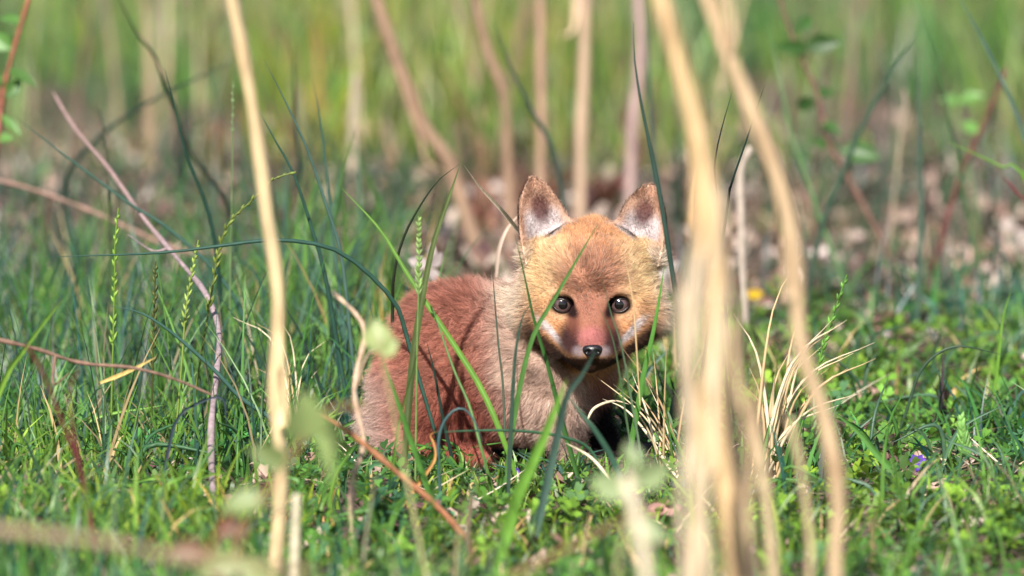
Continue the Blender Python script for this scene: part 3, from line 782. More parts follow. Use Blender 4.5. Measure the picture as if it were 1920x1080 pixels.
stalk([(1390, 420), (1388, 330), (1400, 290), (1412, 275)], 16, 0.8, 0.8, "short bleached stump behind the dry stalk cluster", (0.46, 0.38, 0.32))
stalk([(1684, 300), (1690, 245), (1699, 200), (1694, 165)], 6, 1.3, 1.3, "short bleached curved stem in the far grass", (0.36, 0.28, 0.21))

# twigs
def twig(name, pts, wpx, col, y0, y1, label, forks=(), root=True, cat="twig", mat=None, tipc=None):
    W = path3d(pts, y0, y1, root)
    e = empty(name, W[0], label, cat)
    n = 44
    C = catmull(W, n); s = np.linspace(0, 1, n)
    r = wpx * px_size(y0) * 0.5
    rad = r * (1.1 - 0.5 * s) * (1 + 0.12 * np.sin(s * 41 + wpx) + 0.10 * rng.normal(size=n))
    rad[-1] *= 0.15
    v, f, k = sweep(C, rad, 'tube', 8)
    cl = np.repeat(np.array(col)[None] * (0.8 + 0.4 * rng.random((n, 1))), k, 0)
    if tipc is not None:
        t = np.repeat(s, k)[:, None]
        cl = cl * (1 - sm(t, 0.5, 0.8)) + np.array(tipc) * sm(t, 0.5, 0.8)
    mesh_obj("stem", v, f, cl, mat or M_twig, e, True, W[0])
    for (s0, pxs, wf) in forks:
        p0 = C[int(s0 * (n - 1))]
        pc = catmull([p0] + [at(a, b_, y0 + (y1 - y0) * s0 - 0.008 * (i + 1)) for i, (a, b_) in enumerate(pxs)], 14)
        v, f, k = sweep(pc - W[0], wf * px_size(y0) * 0.5 * np.linspace(1, 0.4, 14), 'tube', 6)
        mesh_obj("branch", v, f, np.array(col) * 0.95, mat or M_twig, e)
    return e
twig("twig", [(408, 1010), (398, 900), (396, 800), (406, 700), (410, 620), (385, 550), (330, 482), (270, 410), (205, 318), (140, 240), (98, 170)], 13, (0.30, 0.225, 0.235), -0.42, 0.6,
     "long mauve-grey twig curving up and over beside the lone golden stalk", [(0.62, ((285, 470), (240, 440)), 6)], tipc=(0.30, 0.20, 0.185))
twig("twig", [(672, 1120), (660, 1000), (662, 900), (682, 830), (664, 735), (682, 630), (668, 590), (620, 545)], 11, (0.52, 0.36, 0.26), -0.55, -0.5,
     "beige crooked twig upright at the kit's rump", [(0.72, ((700, 610), (712, 605)), 8), (0.62, ((690, 665), (722, 655)), 6)])
twig("twig", [(882, 1120), (872, 1010), (820, 950), (740, 882), (685, 835), (640, 800), (590, 770)], 13, (0.40, 0.17, 0.09), -0.5, -0.56,
     "reddish-orange twig slanting down from the beige crooked twig")
twig("twig", [(890, 1100), (878, 1000), (885, 930)], 12, (0.16, 0.08, 0.06), -0.6, -0.6, "short dark brown stub standing where the reddish twig ends")
twig("twig", [(-80, 985), (80, 1003), (210, 1018), (330, 1045), (450, 1062), (600, 1075)], 22, (0.26, 0.19, 0.12), -1.95, -1.95, "thick tan twig lying low and blurred along the grass", root=False)
twig("twig", [(-60, 625), (60, 652), (150, 680), (250, 690), (330, 712), (400, 742)], 8, (0.19, 0.115, 0.085), -0.34, -0.30, "thin brown twig stretching level to the mauve twig", [(0.35, ((100, 720), (130, 700)), 7)], root=False)
twig("twig", [(950, 1085), (1060, 1030), (1150, 985), (1210, 960), (1260, 945)], 9, (0.26, 0.16, 0.08), -1.5, -1.5, "orange-brown twig lying slantwise below the kit's forepaw", root=False)
twig("twig", [(430, 470), (340, 470), (180, 400), (60, 355), (-40, 330)], 10, (0.26, 0.16, 0.13), 0.8, 0.8, "reddish thin twig running low behind the mauve twig", root=False)
twig("red_stem", [(170, 980), (150, 880), (118, 795), (80, 700), (45, 640)], 9, (0.15, 0.032, 0.038), -0.75, -0.8, "crimson stem with brown patches beside the yellow-green blade", [(0.45, ((130, 745), (150, 690)), 8)], cat="stem")
twig("red_stem", [(1760, 470), (1800, 330), (1842, 238), (1888, 125)], 12, (0.12, 0.045, 0.04), 1.1, 1.1, "dark red stem leaning in the soft grass by the pale teal blade", cat="stem")
twig("red_stem", [(1940, 420), (1905, 360), (1880, 330)], 8, (0.12, 0.03, 0.035), 0.5, 0.5, "short dark red stem below the pale teal blade", cat="stem")

# leaves on stems
def leaf_mesh(c, dx, dz, w, col, depth=0.0, nrm=None):
    """an oval folded leaf from c along (dx,dz) metres with width w"""
    n = 9
    t = np.linspace(0, 1, n)
    d = np.array((dx, depth, dz)); L_ = np.linalg.norm(d)
    side = unit(np.cross(d, np.array((0.15, -1, 0.35)) if nrm is None else nrm))
    up = unit(np.cross(side, d))
    ctr = c + t[:, None] * d - up * (0.18 * L_ * (t ** 2))[:, None]
    hw = w * 0.5 * np.sin(math.pi * np.clip(t, 0.02, 0.985) ** 0.85)
    a = np.array((-1, -0.5, 0, 0.5, 1))
    V = ctr[:, None, :] + side[None, None, :] * hw[:, None, None] * a[None, :, None] + up[None, None, :] * (hw[:, None, None] * 0.35 * np.abs(a)[None, :, None])
    i = np.arange(n * 5).reshape(n, 5)
    F = np.stack([i[:-1, :-1], i[:-1, 1:], i[1:, 1:], i[1:, :-1]], -1).reshape(-1, 4)
    return V.reshape(-1, 3), F
def leafy(name, pts, wpx, y, label, col, leaves, lcol, cat="plant", root=True, tipc=None):
    e = twig(name, pts, wpx, col, y, y, label, (), root, cat, None, tipc)
    o = np.array(e.location)
    for (a, b_, dx, dy, w) in leaves:
        k = px_size(y)
        v, f = leaf_mesh(at(a, b_, y) - o, dx * k * 1.25, -dy * k * 1.25 - 0.002, w * k * 1.3, lcol, random.uniform(-0.02, 0.02), np.array((random.uniform(-.5, .5), -1, random.uniform(-.2, .9))))
        mesh_obj("leaf", v, f, np.array(lcol) * random.uniform(0.75, 1.25), M_leaf, e)
    return e
leafy("leafy_shoot", [(-30, 420), (-8, 300), (2, 190), (18, 120), (38, 50), (62, -30)], 12, -0.7, "red-stemmed leafy shoot with small green leaves beside the slanting teal blade", (0.26, 0.085, 0.06),
      [(5, 180, 28, -30, 22), (10, 150, -30, -10, 20), (15, 130, 42, 10, 18), (22, 92, -30, -28, 26), (30, 75, -28, 10, 20), (2, 215, 30, 20, 14), (-5, 260, 24, -8, 16), (40, 45, -36, -18, 20)], (0.10, 0.22, 0.05))
leafy("leafy_shoot", [(1660, 470), (1600, 350), (1555, 270), (1530, 170), (1490, 80), (1452, -30)], 12, 1.1, "brown leafy shoot with dark green leaves behind the dry stalks", (0.15, 0.085, 0.065),
      [(1510, 85, 50, -10, 30), (1515, 90, -50, -8, 22), (1530, 185, 26, -20, 24), (1530, 190, -34, 8, 22), (1575, 280, 60, 5, 34), (1570, 275, -40, -12, 20), (1540, 230, 30, 8, 18), (1500, 60, 20, -30, 20)], (0.045, 0.11, 0.025))
leafy("leafy_shoot", [(1830, 420), (1815, 300), (1800, 215)], 7, 1.4, "small green leafy sprig by the dark red stem", (0.14, 0.2, 0.08),
      [(1800, 190, 34, -16, 20), (1800, 190, -30, -8, 18), (1806, 230, 24, 10, 16)], (0.13, 0.30, 0.06))
leafy("bramble_shoot", [(470, 1190), (440, 1060), (480, 955), (545, 860), (590, 790), (640, 762), (700, 768)], 13, -1.45, "brown bramble shoot with a round pale green leaf, far out of focus", (0.26, 0.16, 0.08),
      [(565, 830, 10, -80, 70), (545, 870, -60, -30, 40), (600, 785, 40, 60, 26), (500, 940, -70, 0, 44), (450, 1040, -60, 26, 50), (452, 1045, 50, 40, 44), (600, 790, 20, 90, 20)], (0.26, 0.34, 0.12))
leafy("bramble_shoot", [(350, 1180), (380, 1080), (400, 1020), (430, 960)], 14, -1.45, "dark reddish bramble shoot low beside the tan twig", (0.20, 0.06, 0.04),
      [(390, 1040, -60, -14, 40), (410, 1000, 50, -20, 36), (372, 1090, 60, 10, 40)], (0.20, 0.10, 0.06))
leafy("bramble_shoot", [(1150, 1190), (1160, 1050), (1180, 960), (1190, 880)], 10, -1.45, "pale green soft leafy shoot below the kit's dark forepaw", (0.30, 0.30, 0.16),
      [(1180, 930, -60, -30, 42), (1185, 905, 60, -30, 44), (1175, 985, 60, 10, 40), (1190, 880, -10, -46, 30)], (0.30, 0.38, 0.18))
leafy("leafy_shoot", [(735, 760), (715, 660), (705, 620)], 6, -1.0, "pale green leaf held up by the beige crooked twig at the kit's rump", (0.40, 0.36, 0.18), [(712, 662, -8, -56, 44), (715, 668, 24, -30, 24)], (0.30, 0.36, 0.14))

# seed heads: spike made of many small spikelets on a stem
def seed_head(pts, head_from, wpx, y, label, col, n_sp=22, stemw=4.0, name="seed_head_grass"):
    W = path3d(pts, y, y)
    e = empty(name, W[0], label, "seed head")
    n = 50; C = catmull(W, n); s = np.linspace(0, 1, n)
    v, f, k = sweep(C - W[0], stemw * px_size(y) * 0.5 * (1.1 - 0.4 * s), 'tube', 6)
    mesh_obj("stem", v, f, np.array(col) * 0.8, M_leaf, e)
    bag = Bag()
    T = unit(np.gradient(C, axis=0))
    L0 = wpx * px_size(y) * 2.1
    for i in range(n_sp):
        u = head_from + (1 - head_from) * i / n_sp
        j = min(int(u * (n - 1)), n - 2)
        side = 1 if i % 2 else -1
        d = unit(T[j] + side * np.array((0.42, 0, 0.0)) + np.array((random.uniform(-.12, .12), random.uniform(-.4, .4), 0.0)))
        ln = L0 * (1 - 0.45 * (i / n_sp)) * random.uniform(0.8, 1.2)
        pc = C[j] + d * ln * np.linspace(0, 1, 5)[:, None] - W[0]
        v, f, k = sweep(pc, L0 * 0.16 * np.array((0.4, 1, 1.0, 0.6, 0.06)), 'tube', 5)
        bag.add(v, f, np.array(col) * random.uniform(0.75, 1.3))
    bag.build("spikelets", M_leaf, e)
    return e
YG = (0.24, 0.40, 0.06)
seed_head([(780, 800), (782, 650), (786, 500), (785, 405)], 0.72, 9, -0.2, "light green seed spike upright before the kit's back", (0.26, 0.40, 0.12), 26)
seed_head([(213, 600), (215, 520), (216, 450), (222, 390)], 0.45, 9, -0.02, "yellow-green seed head upright under the slanting teal blade", YG, 20)
seed_head([(286, 700), (288, 620), (290, 550), (292, 490)], 0.5, 10, -0.05, "dark brownish-green seed head below the long teal arch", (0.10, 0.12, 0.03), 20)
seed_head([(340, 690), (350, 570), (372, 450)], 0.62, 8, -0.03, "pale yellow-green seed head leaning by the mauve twig", (0.34, 0.46, 0.10), 18)
seed_head([(395, 560), (410, 470), (432, 415), (470, 378), (510, 338), (555, 322)], 0.45, 9, 0.02, "branching olive seed head drooping behind the lone golden stalk", (0.20, 0.26, 0.05), 28)
seed_head([(1530, 700), (1548, 635), (1566, 580), (1588, 515)], 0.35, 10, -0.1, "bright green seed spike by the S-bent dry stalk", (0.16, 0.36, 0.06), 22)
seed_head([(1832, 930), (1822, 880), (1808, 830), (1802, 780)], 0.45, 14, -0.2, "fat pale green seed spike low in the clover", (0.24, 0.46, 0.12), 24)
seed_head([(430, 620), (434, 400), (437, 152)], 0.86, 5, 0.25, "thin straight seed stem with a small pale head beside the lone golden stalk", (0.25, 0.36, 0.16), 10, 3)
seed_head([(205, 560), (207, 420), (196, 260), (186, 205)], 0.85, 5, 0.5, "thin dark seed stem standing behind the mauve twig", (0.09, 0.10, 0.06), 10, 5)

# straw clumps
def clump(name, root, tips, label, cols, wpx, y, part="straw", mat=None, cat="grass clump", group=None, sag=0.5, kind='tube'):
    base = at(root[0], root[1], y); base[2] = -0.004
    e = empty(name, base, label, cat, group)
    for (a, b_) in tips:
        yt = y + random.uniform(-0.06, 0.06)
        tip = at(a, b_, yt)
        st = base + np.array((random.uniform(-1, 1), random.uniform(-1, 1), 0)) * 0.012
        mid = st * 0.5 + tip * 0.5; mid[2] = st[2] + (tip[2] - st[2]) * (0.5 + 0.25 * sag); mid[0] = st[0] + (tip[0] - st[0]) * (0.5 - 0.12 * sag)
        C = catmull([st, mid, tip], 12)
        t = np.linspace(0, 1, 12)
        w = wpx * random.uniform(0.7, 1.25) * px_size(y) * 0.5 * np.clip(1 - t ** 2.5, 0.08, 1)
        v, f, k = sweep(C - base, w, kind, 5, random.uniform(-0.7, 0.7), random.uniform(-0.7, 0.7))
        c = np.array(random.choice(cols)) * random.uniform(0.8, 1.15)
        mesh_obj(part, v, f, c, mat or M_straw, e)
    return e
SC = (STRAW, PALE, (0.66, 0.52, 0.32), (0.50, 0.33, 0.18))
clump("dry_grass_clump", (1435, 850), [(1502, 478), (1375, 588), (1600, 662), (1640, 642), (1588, 600), (1642, 672), (1560, 600), (1540, 650), (1510, 640), (1480, 660), (1620, 735), (1570, 610), (1455, 690), (1405, 690), (1572, 760), (1530, 640), (1390, 720), (1555, 690), (1590, 690), (1500, 590)],
      "golden dry grass clump fanning out behind the dry stalk cluster", SC, 7, -0.12, sag=0.9)
clump("dry_grass_clump", (1270, 905), [(1130, 670), (1165, 650), (1185, 700), (1215, 720), (1250, 640), (1300, 690), (1190, 765), (1150, 720), (1330, 760), (1240, 730), (1110, 700), (1225, 660)],
      "pale thin straw clump beside the kit's dark forepaw", SC + ((0.12, 0.26, 0.05),), 5, -0.10, sag=0.4)
clump("dry_grass_clump", (1560, 1010), [(1640, 945), (1637, 975), (1605, 1020), (1585, 960), (1620, 990), (1540, 950)],
      "few pale straws spread low at the foot of the S-bent stalk", SC, 5, -0.5, sag=0.3)
clump("dry_grass_clump", (560, 760), [(437, 595), (470, 600), (500, 640), (545, 680), (600, 690), (520, 600), (480, 690), (610, 640)],
      "short dry straw clump curling out behind the lone golden stalk", SC, 5, 0.05, sag=1.2)

clump("dry_grass_clump", (1960, 900), [(1640, 868), (1700, 850), (1740, 880), (1760, 842), (1800, 865), (1680, 890), (1840, 845), (1720, 862), (1780, 880), (1850, 870)],
      "flattened pale straw bundle lying beyond the fat seed spike", SC, 7, 0.05, sag=-0.4)
clump("withered_weed", (1765, 815), [(1745, 715), (1760, 690), (1780, 700), (1740, 760), (1795, 745), (1770, 640), (1755, 740)], "dark withered weed stub in the open clover", ((0.05, 0.035, 0.04), (0.10, 0.06, 0.06), (0.03, 0.04, 0.035)), 9, ground_at(1765, 815)[1], "stem", M_litter, "weed", None, 0.3, 'blade')
clump("withered_weed", (1700, 1000), [(1690, 915), (1705, 930), (1720, 900), (1680, 950), (1712, 880)], "dark withered weed stub before the violet flower", ((0.05, 0.035, 0.04), (0.03, 0.04, 0.035)), 8, ground_at(1700, 1000)[1], "stem", M_litter, "weed", None, 0.3, 'blade')
# tufts of living grass: every blade a part of its tuft
def tuft(px, py, tips_n, h_px, spread_px, cols, wpx, label, group, kind=None, name="grass_tuft"):
    base = ground_at(px, py); y = base[1]
    e = empty(name, base, label, "grass tuft", group)
    k = px_size(y)
    for i in range(tips_n):
        st = base + np.array((rng.normal() * 0.012, rng.normal() * 0.012, 0)); st[2] = -0.004
        h = h_px * k * rng.uniform(0.5, 1.1)
        lean = rng.normal() * spread_px * k; ly = rng.normal() * spread_px * k * 0.8
        mid = st + np.array((lean * 0.28, ly * 0.28, h * 0.58)); tip = st + np.array((lean, ly, h * rng.uniform(0.75, 1.0)))
        if rng.random() < 0.18:
            tip[2] = mid[2] * rng.uniform(0.6, 1.0); tip[0] += lean * 0.6
        C = catmull([st, mid, tip], 10) - base; t = np.linspace(0, 1, 10)
        w = wpx * rng.uniform(0.6, 1.2) * k * 0.5 * np.clip(1 - t ** 3, 0.05, 1)
        kd2 = kind or ('blade' if rng.random() < 0.6 else 'tube')
        v, f, kk = sweep(C, w, kd2, 5, rng.uniform(-1, 1), rng.uniform(-1, 1))
        c = np.array(cols[rng.integers(len(cols))]) * rng.uniform(0.75, 1.25)
        mesh_obj("blade", v, f, c, M_leaf, e)
    return e
RD = ((0.16, 0.05, 0.045), (0.22, 0.09, 0.06), (0.10, 0.04, 0.04), (0.28, 0.15, 0.10))
for (rx_, ry_, tp, lab_) in [(1010, 405, [(950, 330), (980, 300), (1010, 290), (1040, 310), (1075, 320), (930, 350), (1000, 340), (1060, 350), (960, 300), (1030, 345)], "dark red withered weed clump just above the kit's ear"),
                       (900, 420, [(860, 350), (890, 330), (920, 340), (940, 370), (850, 380), (905, 360)], "dark reddish withered weed clump behind the kit's back"),
                       (1130, 400, [(1090, 330), (1120, 310), (1150, 330), (1180, 300), (1140, 350), (1195, 330)], "brownish-red withered weed clump between the kit's ears"),
                       (1190, 290, [(1180, 200), (1200, 210), (1170, 230), (1210, 240), (1190, 220)], "small red withered weed at the foot of the mauve-grey stalk")]:
    clump("withered_weed", (rx_, ry_), [(a + random.uniform(-8, 8), b_ + random.uniform(-8, 8)) for a, b_ in tp * 3], lab_, RD, 15, ground_at(rx_, ry_)[1], "stem", M_litter, "weed", None, 0.5, 'blade')
CT = (TEAL, GREEN, (0.06, 0.15, 0.10), (0.08, 0.16, 0.09), (0.13, 0.27, 0.05))
for (x_, y_, h_, n_, lab_) in [
    (90, 700, 230, 9, "blue-green tuft behind the crimson stem's tip"), (150, 640, 260, 9, "blue-green tuft standing over the level brown twig near its fork"),
    (215, 720, 230, 9, "blue-green tuft at the root of the yellow-green seed head"), (250, 610, 250, 9, "blue-green tuft behind the dark seed head's stem"),
    (310, 690, 260, 9, "blue-green tuft around the dark brownish seed head"), (345, 760, 230, 9, "blue-green tuft at the foot of the pale leaning seed head"),
    (395, 650, 240, 9, "blue-green tuft directly behind the bend of the mauve twig"), (440, 700, 260, 10, "blue-green tuft midway between mauve twig and lone golden stalk"),
    (470, 590, 260, 10, "blue-green tuft under the branching olive seed head"), (505, 740, 230, 9, "blue-green tuft rising right behind the lone golden stalk"),
    (545, 660, 410, 12, "tall blue-green tuft touching the lone golden stalk, tangled with straw"), (575, 730, 410, 12, "tall blue-green tuft in the short dry straw clump"),
    (600, 610, 400, 12, "tall blue-green tuft at the back of the stand by the golden stalk"), (620, 690, 460, 12, "tallest thick blue-green tuft between golden stalk and kit"),
    (645, 770, 300, 9, "blue-green tuft beside the beige crooked twig"), (660, 640, 260, 9, "blue-green tuft behind the tip of the beige crooked twig"),
    (560, 590, 300, 10, "blue-green tuft behind the golden stalk where the teal arch crosses"), (30, 640, 200, 8, "blue-green tuft under the red-stemmed leafy shoot"),
    (120, 560, 220, 8, "blue-green tuft below the slanting dark teal blade"), (690, 560, 220, 8, "blue-green tuft just behind the kit's rump")]:
    tuft(x_, y_, n_ + 3, h_, 60, CT, 9, lab_, "blue-green tufts round the golden stalk")
for (x_, y_, lab_) in [(60, 900, "short green tuft beside the crimson stem's foot"), (140, 860, "short green tuft crossed by the crimson stem"), (250, 900, "short green tuft between crimson stem and mauve twig"),
    (330, 960, "short green tuft near the root of the mauve twig"), (450, 900, "short green tuft between mauve twig root and golden stalk"), (560, 980, "short green tuft by the pale stalk stump"),
    (640, 920, "short green tuft at the root of the beige crooked twig"), (720, 1000, "short green tuft under the reddish-orange twig"), (290, 1010, "short green tuft behind the dark reddish bramble"),
    (100, 1010, "short green tuft behind the blurred tan twig"), (200, 980, "short green tuft behind the tan twig, near the mauve twig"), (400, 830, "short green tuft hugging the lower mauve twig"), (20, 830, "short green tuft below the yellow-green blade"), (590, 860, "short green tuft behind the bramble's round leaf")]:
    tuft(x_, y_, 11, 150, 60, (GREEN, (0.10, 0.25, 0.05), (0.06, 0.17, 0.07), BRIGHT), 11, lab_, "short green tufts in the low growth")
for (x_, y_, lab_) in [(1215, 830, "green tuft growing out of the pale thin straw clump"), (1240, 790, "green tuft beside the kit's jaw, behind the straw"), (1290, 820, "green tuft between pale straw clump and dry stalks"), (1190, 800, "green tuft against the kit's dark forepaw")]:
    tuft(x_, y_, 9, 180, 45, (GREEN, (0.10, 0.24, 0.04), TEAL, (0.05, 0.09, 0.04)), 9, lab_, "green tufts beside the kit's jaw")
for (x_, y_, lab_) in [(1520, 640, "thin tuft behind the bright green seed spike"), (1640, 700, "thin tuft before the large pale clod"), (1760, 740, "thin tuft under the bowing dark blade"), (1880, 700, "thin tuft by the light green blade in the clover"),
    (1700, 620, "thin tuft beside the large pale clod"), (1850, 800, "thin tuft behind the fat pale seed spike"), (1610, 780, "thin tuft at the flat rosy clod"), (1780, 590, "thin tuft at the clover's far edge"),
    (1900, 590, "thin tuft below the pale beige clod"), (1560, 560, "thin tuft at the foot of the slanting teal stalk"), (1690, 950, "thin tuft before the violet flower"), (1480, 950, "thin tuft among the roots of the dry stalks"),
    (1790, 880, "thin tuft between violet flower and fat seed spike"), (1640, 870, "thin tuft over the broad fallen green blade"), (1740, 1000, "thin tuft in the clover before the seed spike"), (1880, 930, "thin tuft beyond the fat seed spike")]:
    tuft(x_, y_, 7, 150, 65, ((0.06, 0.13, 0.06), (0.09, 0.18, 0.11), GREEN), 9, lab_, "sparse tufts in the clover")
for (x_, y_, h_, lab_) in [(700, 480, 240, "soft dark tuft in the litter straight behind the kit's rump"), (760, 440, 250, "soft dark tuft behind the kit's back, before the leaning tan stalk"), (840, 420, 240, "soft dark tuft behind the snapped olive blade's tip"),
    (630, 430, 260, "soft dark tuft behind the tall blue-green stand"), (480, 420, 250, "soft dark tuft just behind the lone golden stalk in the litter"), (380, 430, 260, "soft dark tuft at the root of the tall brownish leaning stem"),
    (250, 420, 240, "soft dark tuft behind the middle of the mauve twig"), (150, 400, 230, "soft dark tuft at the root of the bowed arching blade"), (40, 420, 240, "soft dark tuft behind the red-stemmed leafy shoot"),
    (560, 380, 260, "soft dark tuft around the thin dark upright stem"), (1300, 420, 200, "soft dark tuft behind the thickest dry stalk"), (1450, 430, 220, "soft dark tuft behind the S-bent stalk's middle"),
    (1560, 400, 230, "soft dark tuft below the slanting teal stalk's middle"), (1660, 430, 230, "soft dark tuft at the root of the brown leafy shoot"), (1780, 410, 230, "soft dark tuft at the root of the dark red leaning stem"),
    (1880, 430, 220, "soft dark tuft below the sideways light green blade"), (320, 380, 240, "soft dark tuft where brownish stem and arching blade cross"), (200, 480, 230, "soft dark tuft behind the yellow-green seed head"),
    (90, 480, 220, "soft dark tuft at the tip of the long teal arch"), (430, 490, 250, "soft dark tuft behind the branching olive seed head"), (530, 470, 250, "soft dark tuft behind the golden stalk and pale blue-green blade"), (720, 400, 220, "soft dark tuft at the foot of the thick leaning tan stalk")]:
    tuft(x_, y_, 9, h_, 50, ((0.045, 0.085, 0.06), (0.06, 0.12, 0.05), (0.03, 0.05, 0.04), (0.13, 0.09, 0.06)), 9, lab_, "tufts in the litter behind the kit", 'blade')
for (x_, y_, lab_) in [(860, 905, "low tuft before the kit's haunch by the hooped blade"), (940, 920, "low tuft at the root of the wide bright blade"), (1020, 905, "low tuft before the kit's near paw"), (820, 880, "low tuft at the withered orange leaf"), (760, 900, "low tuft before the kit's tail"), (1090, 890, "low tuft below the kit's dark forepaw")]:
    tuft(x_, y_, 8, 80, 40, (GREEN, (0.10, 0.22, 0.04), TEAL), 8, lab_, "low tufts at the kit's feet")

# bleached crumpled leaf behind the kit's back
bl = at(795, 520, 0.42); bl[2] = -0.002
e = empty("crumpled_leaf", bl, "bleached lilac-white crumpled leaf standing behind the kit's back", "dry leaf")
stp = catmull([np.zeros(3), at(800, 540, 0.42) - bl, at(803, 495, 0.42) - bl], 10)
v, f, _ = sweep(stp, np.full(10, 0.0012), 'tube', 5)
mesh_obj("stem", v, f, (0.40, 0.32, 0.42), M_straw, e)
for (a, b_, dx, dz, w) in ((805, 500, -42, 14, 26), (805, 500, 26, 26, 24), (803, 505, 22, -24, 22), (802, 510, -30, -20, 22), (806, 490, 6, 36, 20)):
    k = px_size(0.42)
    v, f = leaf_mesh(at(a, b_, 0.42) - bl, dx * k, dz * k, w * k, None, random.uniform(-0.012, 0.012), np.array((random.uniform(-.6, .6), -1, random.uniform(-.3, .8))))
    mesh_obj("lobe", v, f, np.array((0.36, 0.30, 0.29)) * random.uniform(0.7, 1.1), M_litter, e)
# small flowers
def violet(px, py, label, y=None, size=1.0, col=(0.13, 0.06, 0.42), group=None, hpx=26):
    base = ground_at(px, py + hpx)
    y = base[1]; k = px_size(y) * size
    e = empty("violet_flower", base, label, "flower", group)
    top = at(px, py, y) - base
    v, f, kk = sweep(catmull([np.zeros(3), top * 0.6 + np.array((0.003, 0, 0)), top], 8), np.full(8, 0.0006), 'tube', 5)
    mesh_obj("stem", v, f, GREEN, M_leaf, e)
    for i, a in enumerate((0.35, 1.0, math.pi - 1.0, math.pi - 0.35, -math.pi / 2)):
        L_ = 15 * k * (1.15 if i == 4 else 1)
        v, f = leaf_mesh(top, math.cos(a) * L_, math.sin(a) * L_, 12 * k, col, -0.002)
        mesh_obj("petal", v, f, np.array(col) * random.uniform(0.85, 1.2), M_petal, e)
VG = "violet flowers low in the grass"
violet(445, 832, "tiny violet flower in the grass by the mauve twig", size=0.75)
violet(500, 862, "tiny violet flower at the foot of the lone golden stalk", size=0.75)
violet(970, 884, "tiny violet flower bud below the kit's belly", size=0.6)
violet(1720, 866, "violet flower standing in the open clover", size=1.1)
violet(1322, 862, "lilac flower hidden behind the dry stalk cluster", size=1.2, col=(0.4, 0.2, 0.5))
# yellow flower
b0 = ground_at(1415, 580); k = px_size(b0[1])
e = empty("yellow_flower", b0, "small yellow flower behind the dry stalk cluster", "flower")
top = at(1415, 551, b0[1]) - b0
v, f, _ = sweep(catmull([np.zeros(3), top], 6), np.full(6, 0.0008), 'tube', 5)
mesh_obj("stem", v, f, GREEN, M_leaf, e)
for i in range(14):
    a = i / 14 * 2 * math.pi
    v, f = leaf_mesh(top, math.cos(a) * 15 * k, math.sin(a) * 9 * k, 7 * k, None, -0.003)
    mesh_obj("petal", v, f, (0.75, 0.52, 0.03), M_petal, e)

# clods and dead leaves that can be picked out
def clod(px, py, r_px, label, col, group=None):
    c = ground_at(px, py); k = px_size(c[1])
    V, F = uv_sphere(18, 12)
    n = 1 + 0.16 * np.sin(V[:, 0] * 4 + px) * np.cos(V[:, 2] * 5 + py) + 0.10 * np.sin(V[:, 1] * 9 + V[:, 0] * 7 + px) + 0.05 * rng.normal(size=len(V))
    V = V * n[:, None] * np.array((1.0, 0.9, 0.55)) * r_px * k
    V[:, 2] = np.maximum(V[:, 2] + r_px * k * 0.25, -0.005)
    ob = mesh_obj("soil_clod", V, F, np.array(col) * (0.85 + 0.3 * rng.random((len(V), 1))), M_litter)
    ob.location = (c[0], c[1], 0)
    tag(ob, label, "clod", group)
clod(1655, 608, 42, "large pale pinkish clod lying in the clover", (0.52, 0.38, 0.33))
clod(1610, 745, 38, "flat rosy-tan clod behind the straw clump", (0.46, 0.29, 0.24))
clod(1890, 540, 40, "pale beige clod at the edge of the leaf litter", (0.50, 0.40, 0.33))
clod(1245, 968, 34, "dusky pink clod half sunk in the moss before the kit", (0.40, 0.22, 0.20))
for (x_, y_, r_, lab_) in [(700, 385, 34, "blurred beige clod at the foot of the leaning tan stalk"), (625, 350, 30, "blurred beige clod behind the tall blue-green stand"), (775, 350, 28, "blurred beige clod right under the leaning tan stalk"),
    (1760, 400, 34, "blurred pinkish clod by the dark red stem's root"), (1850, 380, 32, "blurred pinkish clod beyond the dark red stem"), (1900, 450, 34, "blurred pinkish clod above the pale beige one"), (1600, 450, 26, "blurred pinkish clod beside the slanting teal stalk"),
    (1570, 490, 24, "blurred pinkish clod close to the slanting teal stalk's root"), (100, 370, 30, "blurred beige clod under the arching dark blade"), (150, 400, 26, "blurred beige clod beside the mauve twig's upper half"), (1790, 480, 26, "blurred pinkish clod between grey-teal stem and pale beige clod"),
    (1700, 510, 22, "blurred pinkish clod at the root of the grey-teal stem"), (560, 340, 28, "blurred beige clod behind the lone golden stalk"), (880, 370, 26, "blurred beige clod among the dark red weeds"), (1450, 480, 24, "blurred pinkish clod behind the S-bent stalk"), (1850, 510, 22, "blurred small pinkish clod before the pale beige one")]:
    clod(x_, y_, r_ * 0.8, lab_, (0.50, 0.38, 0.34), "clods in the litter")

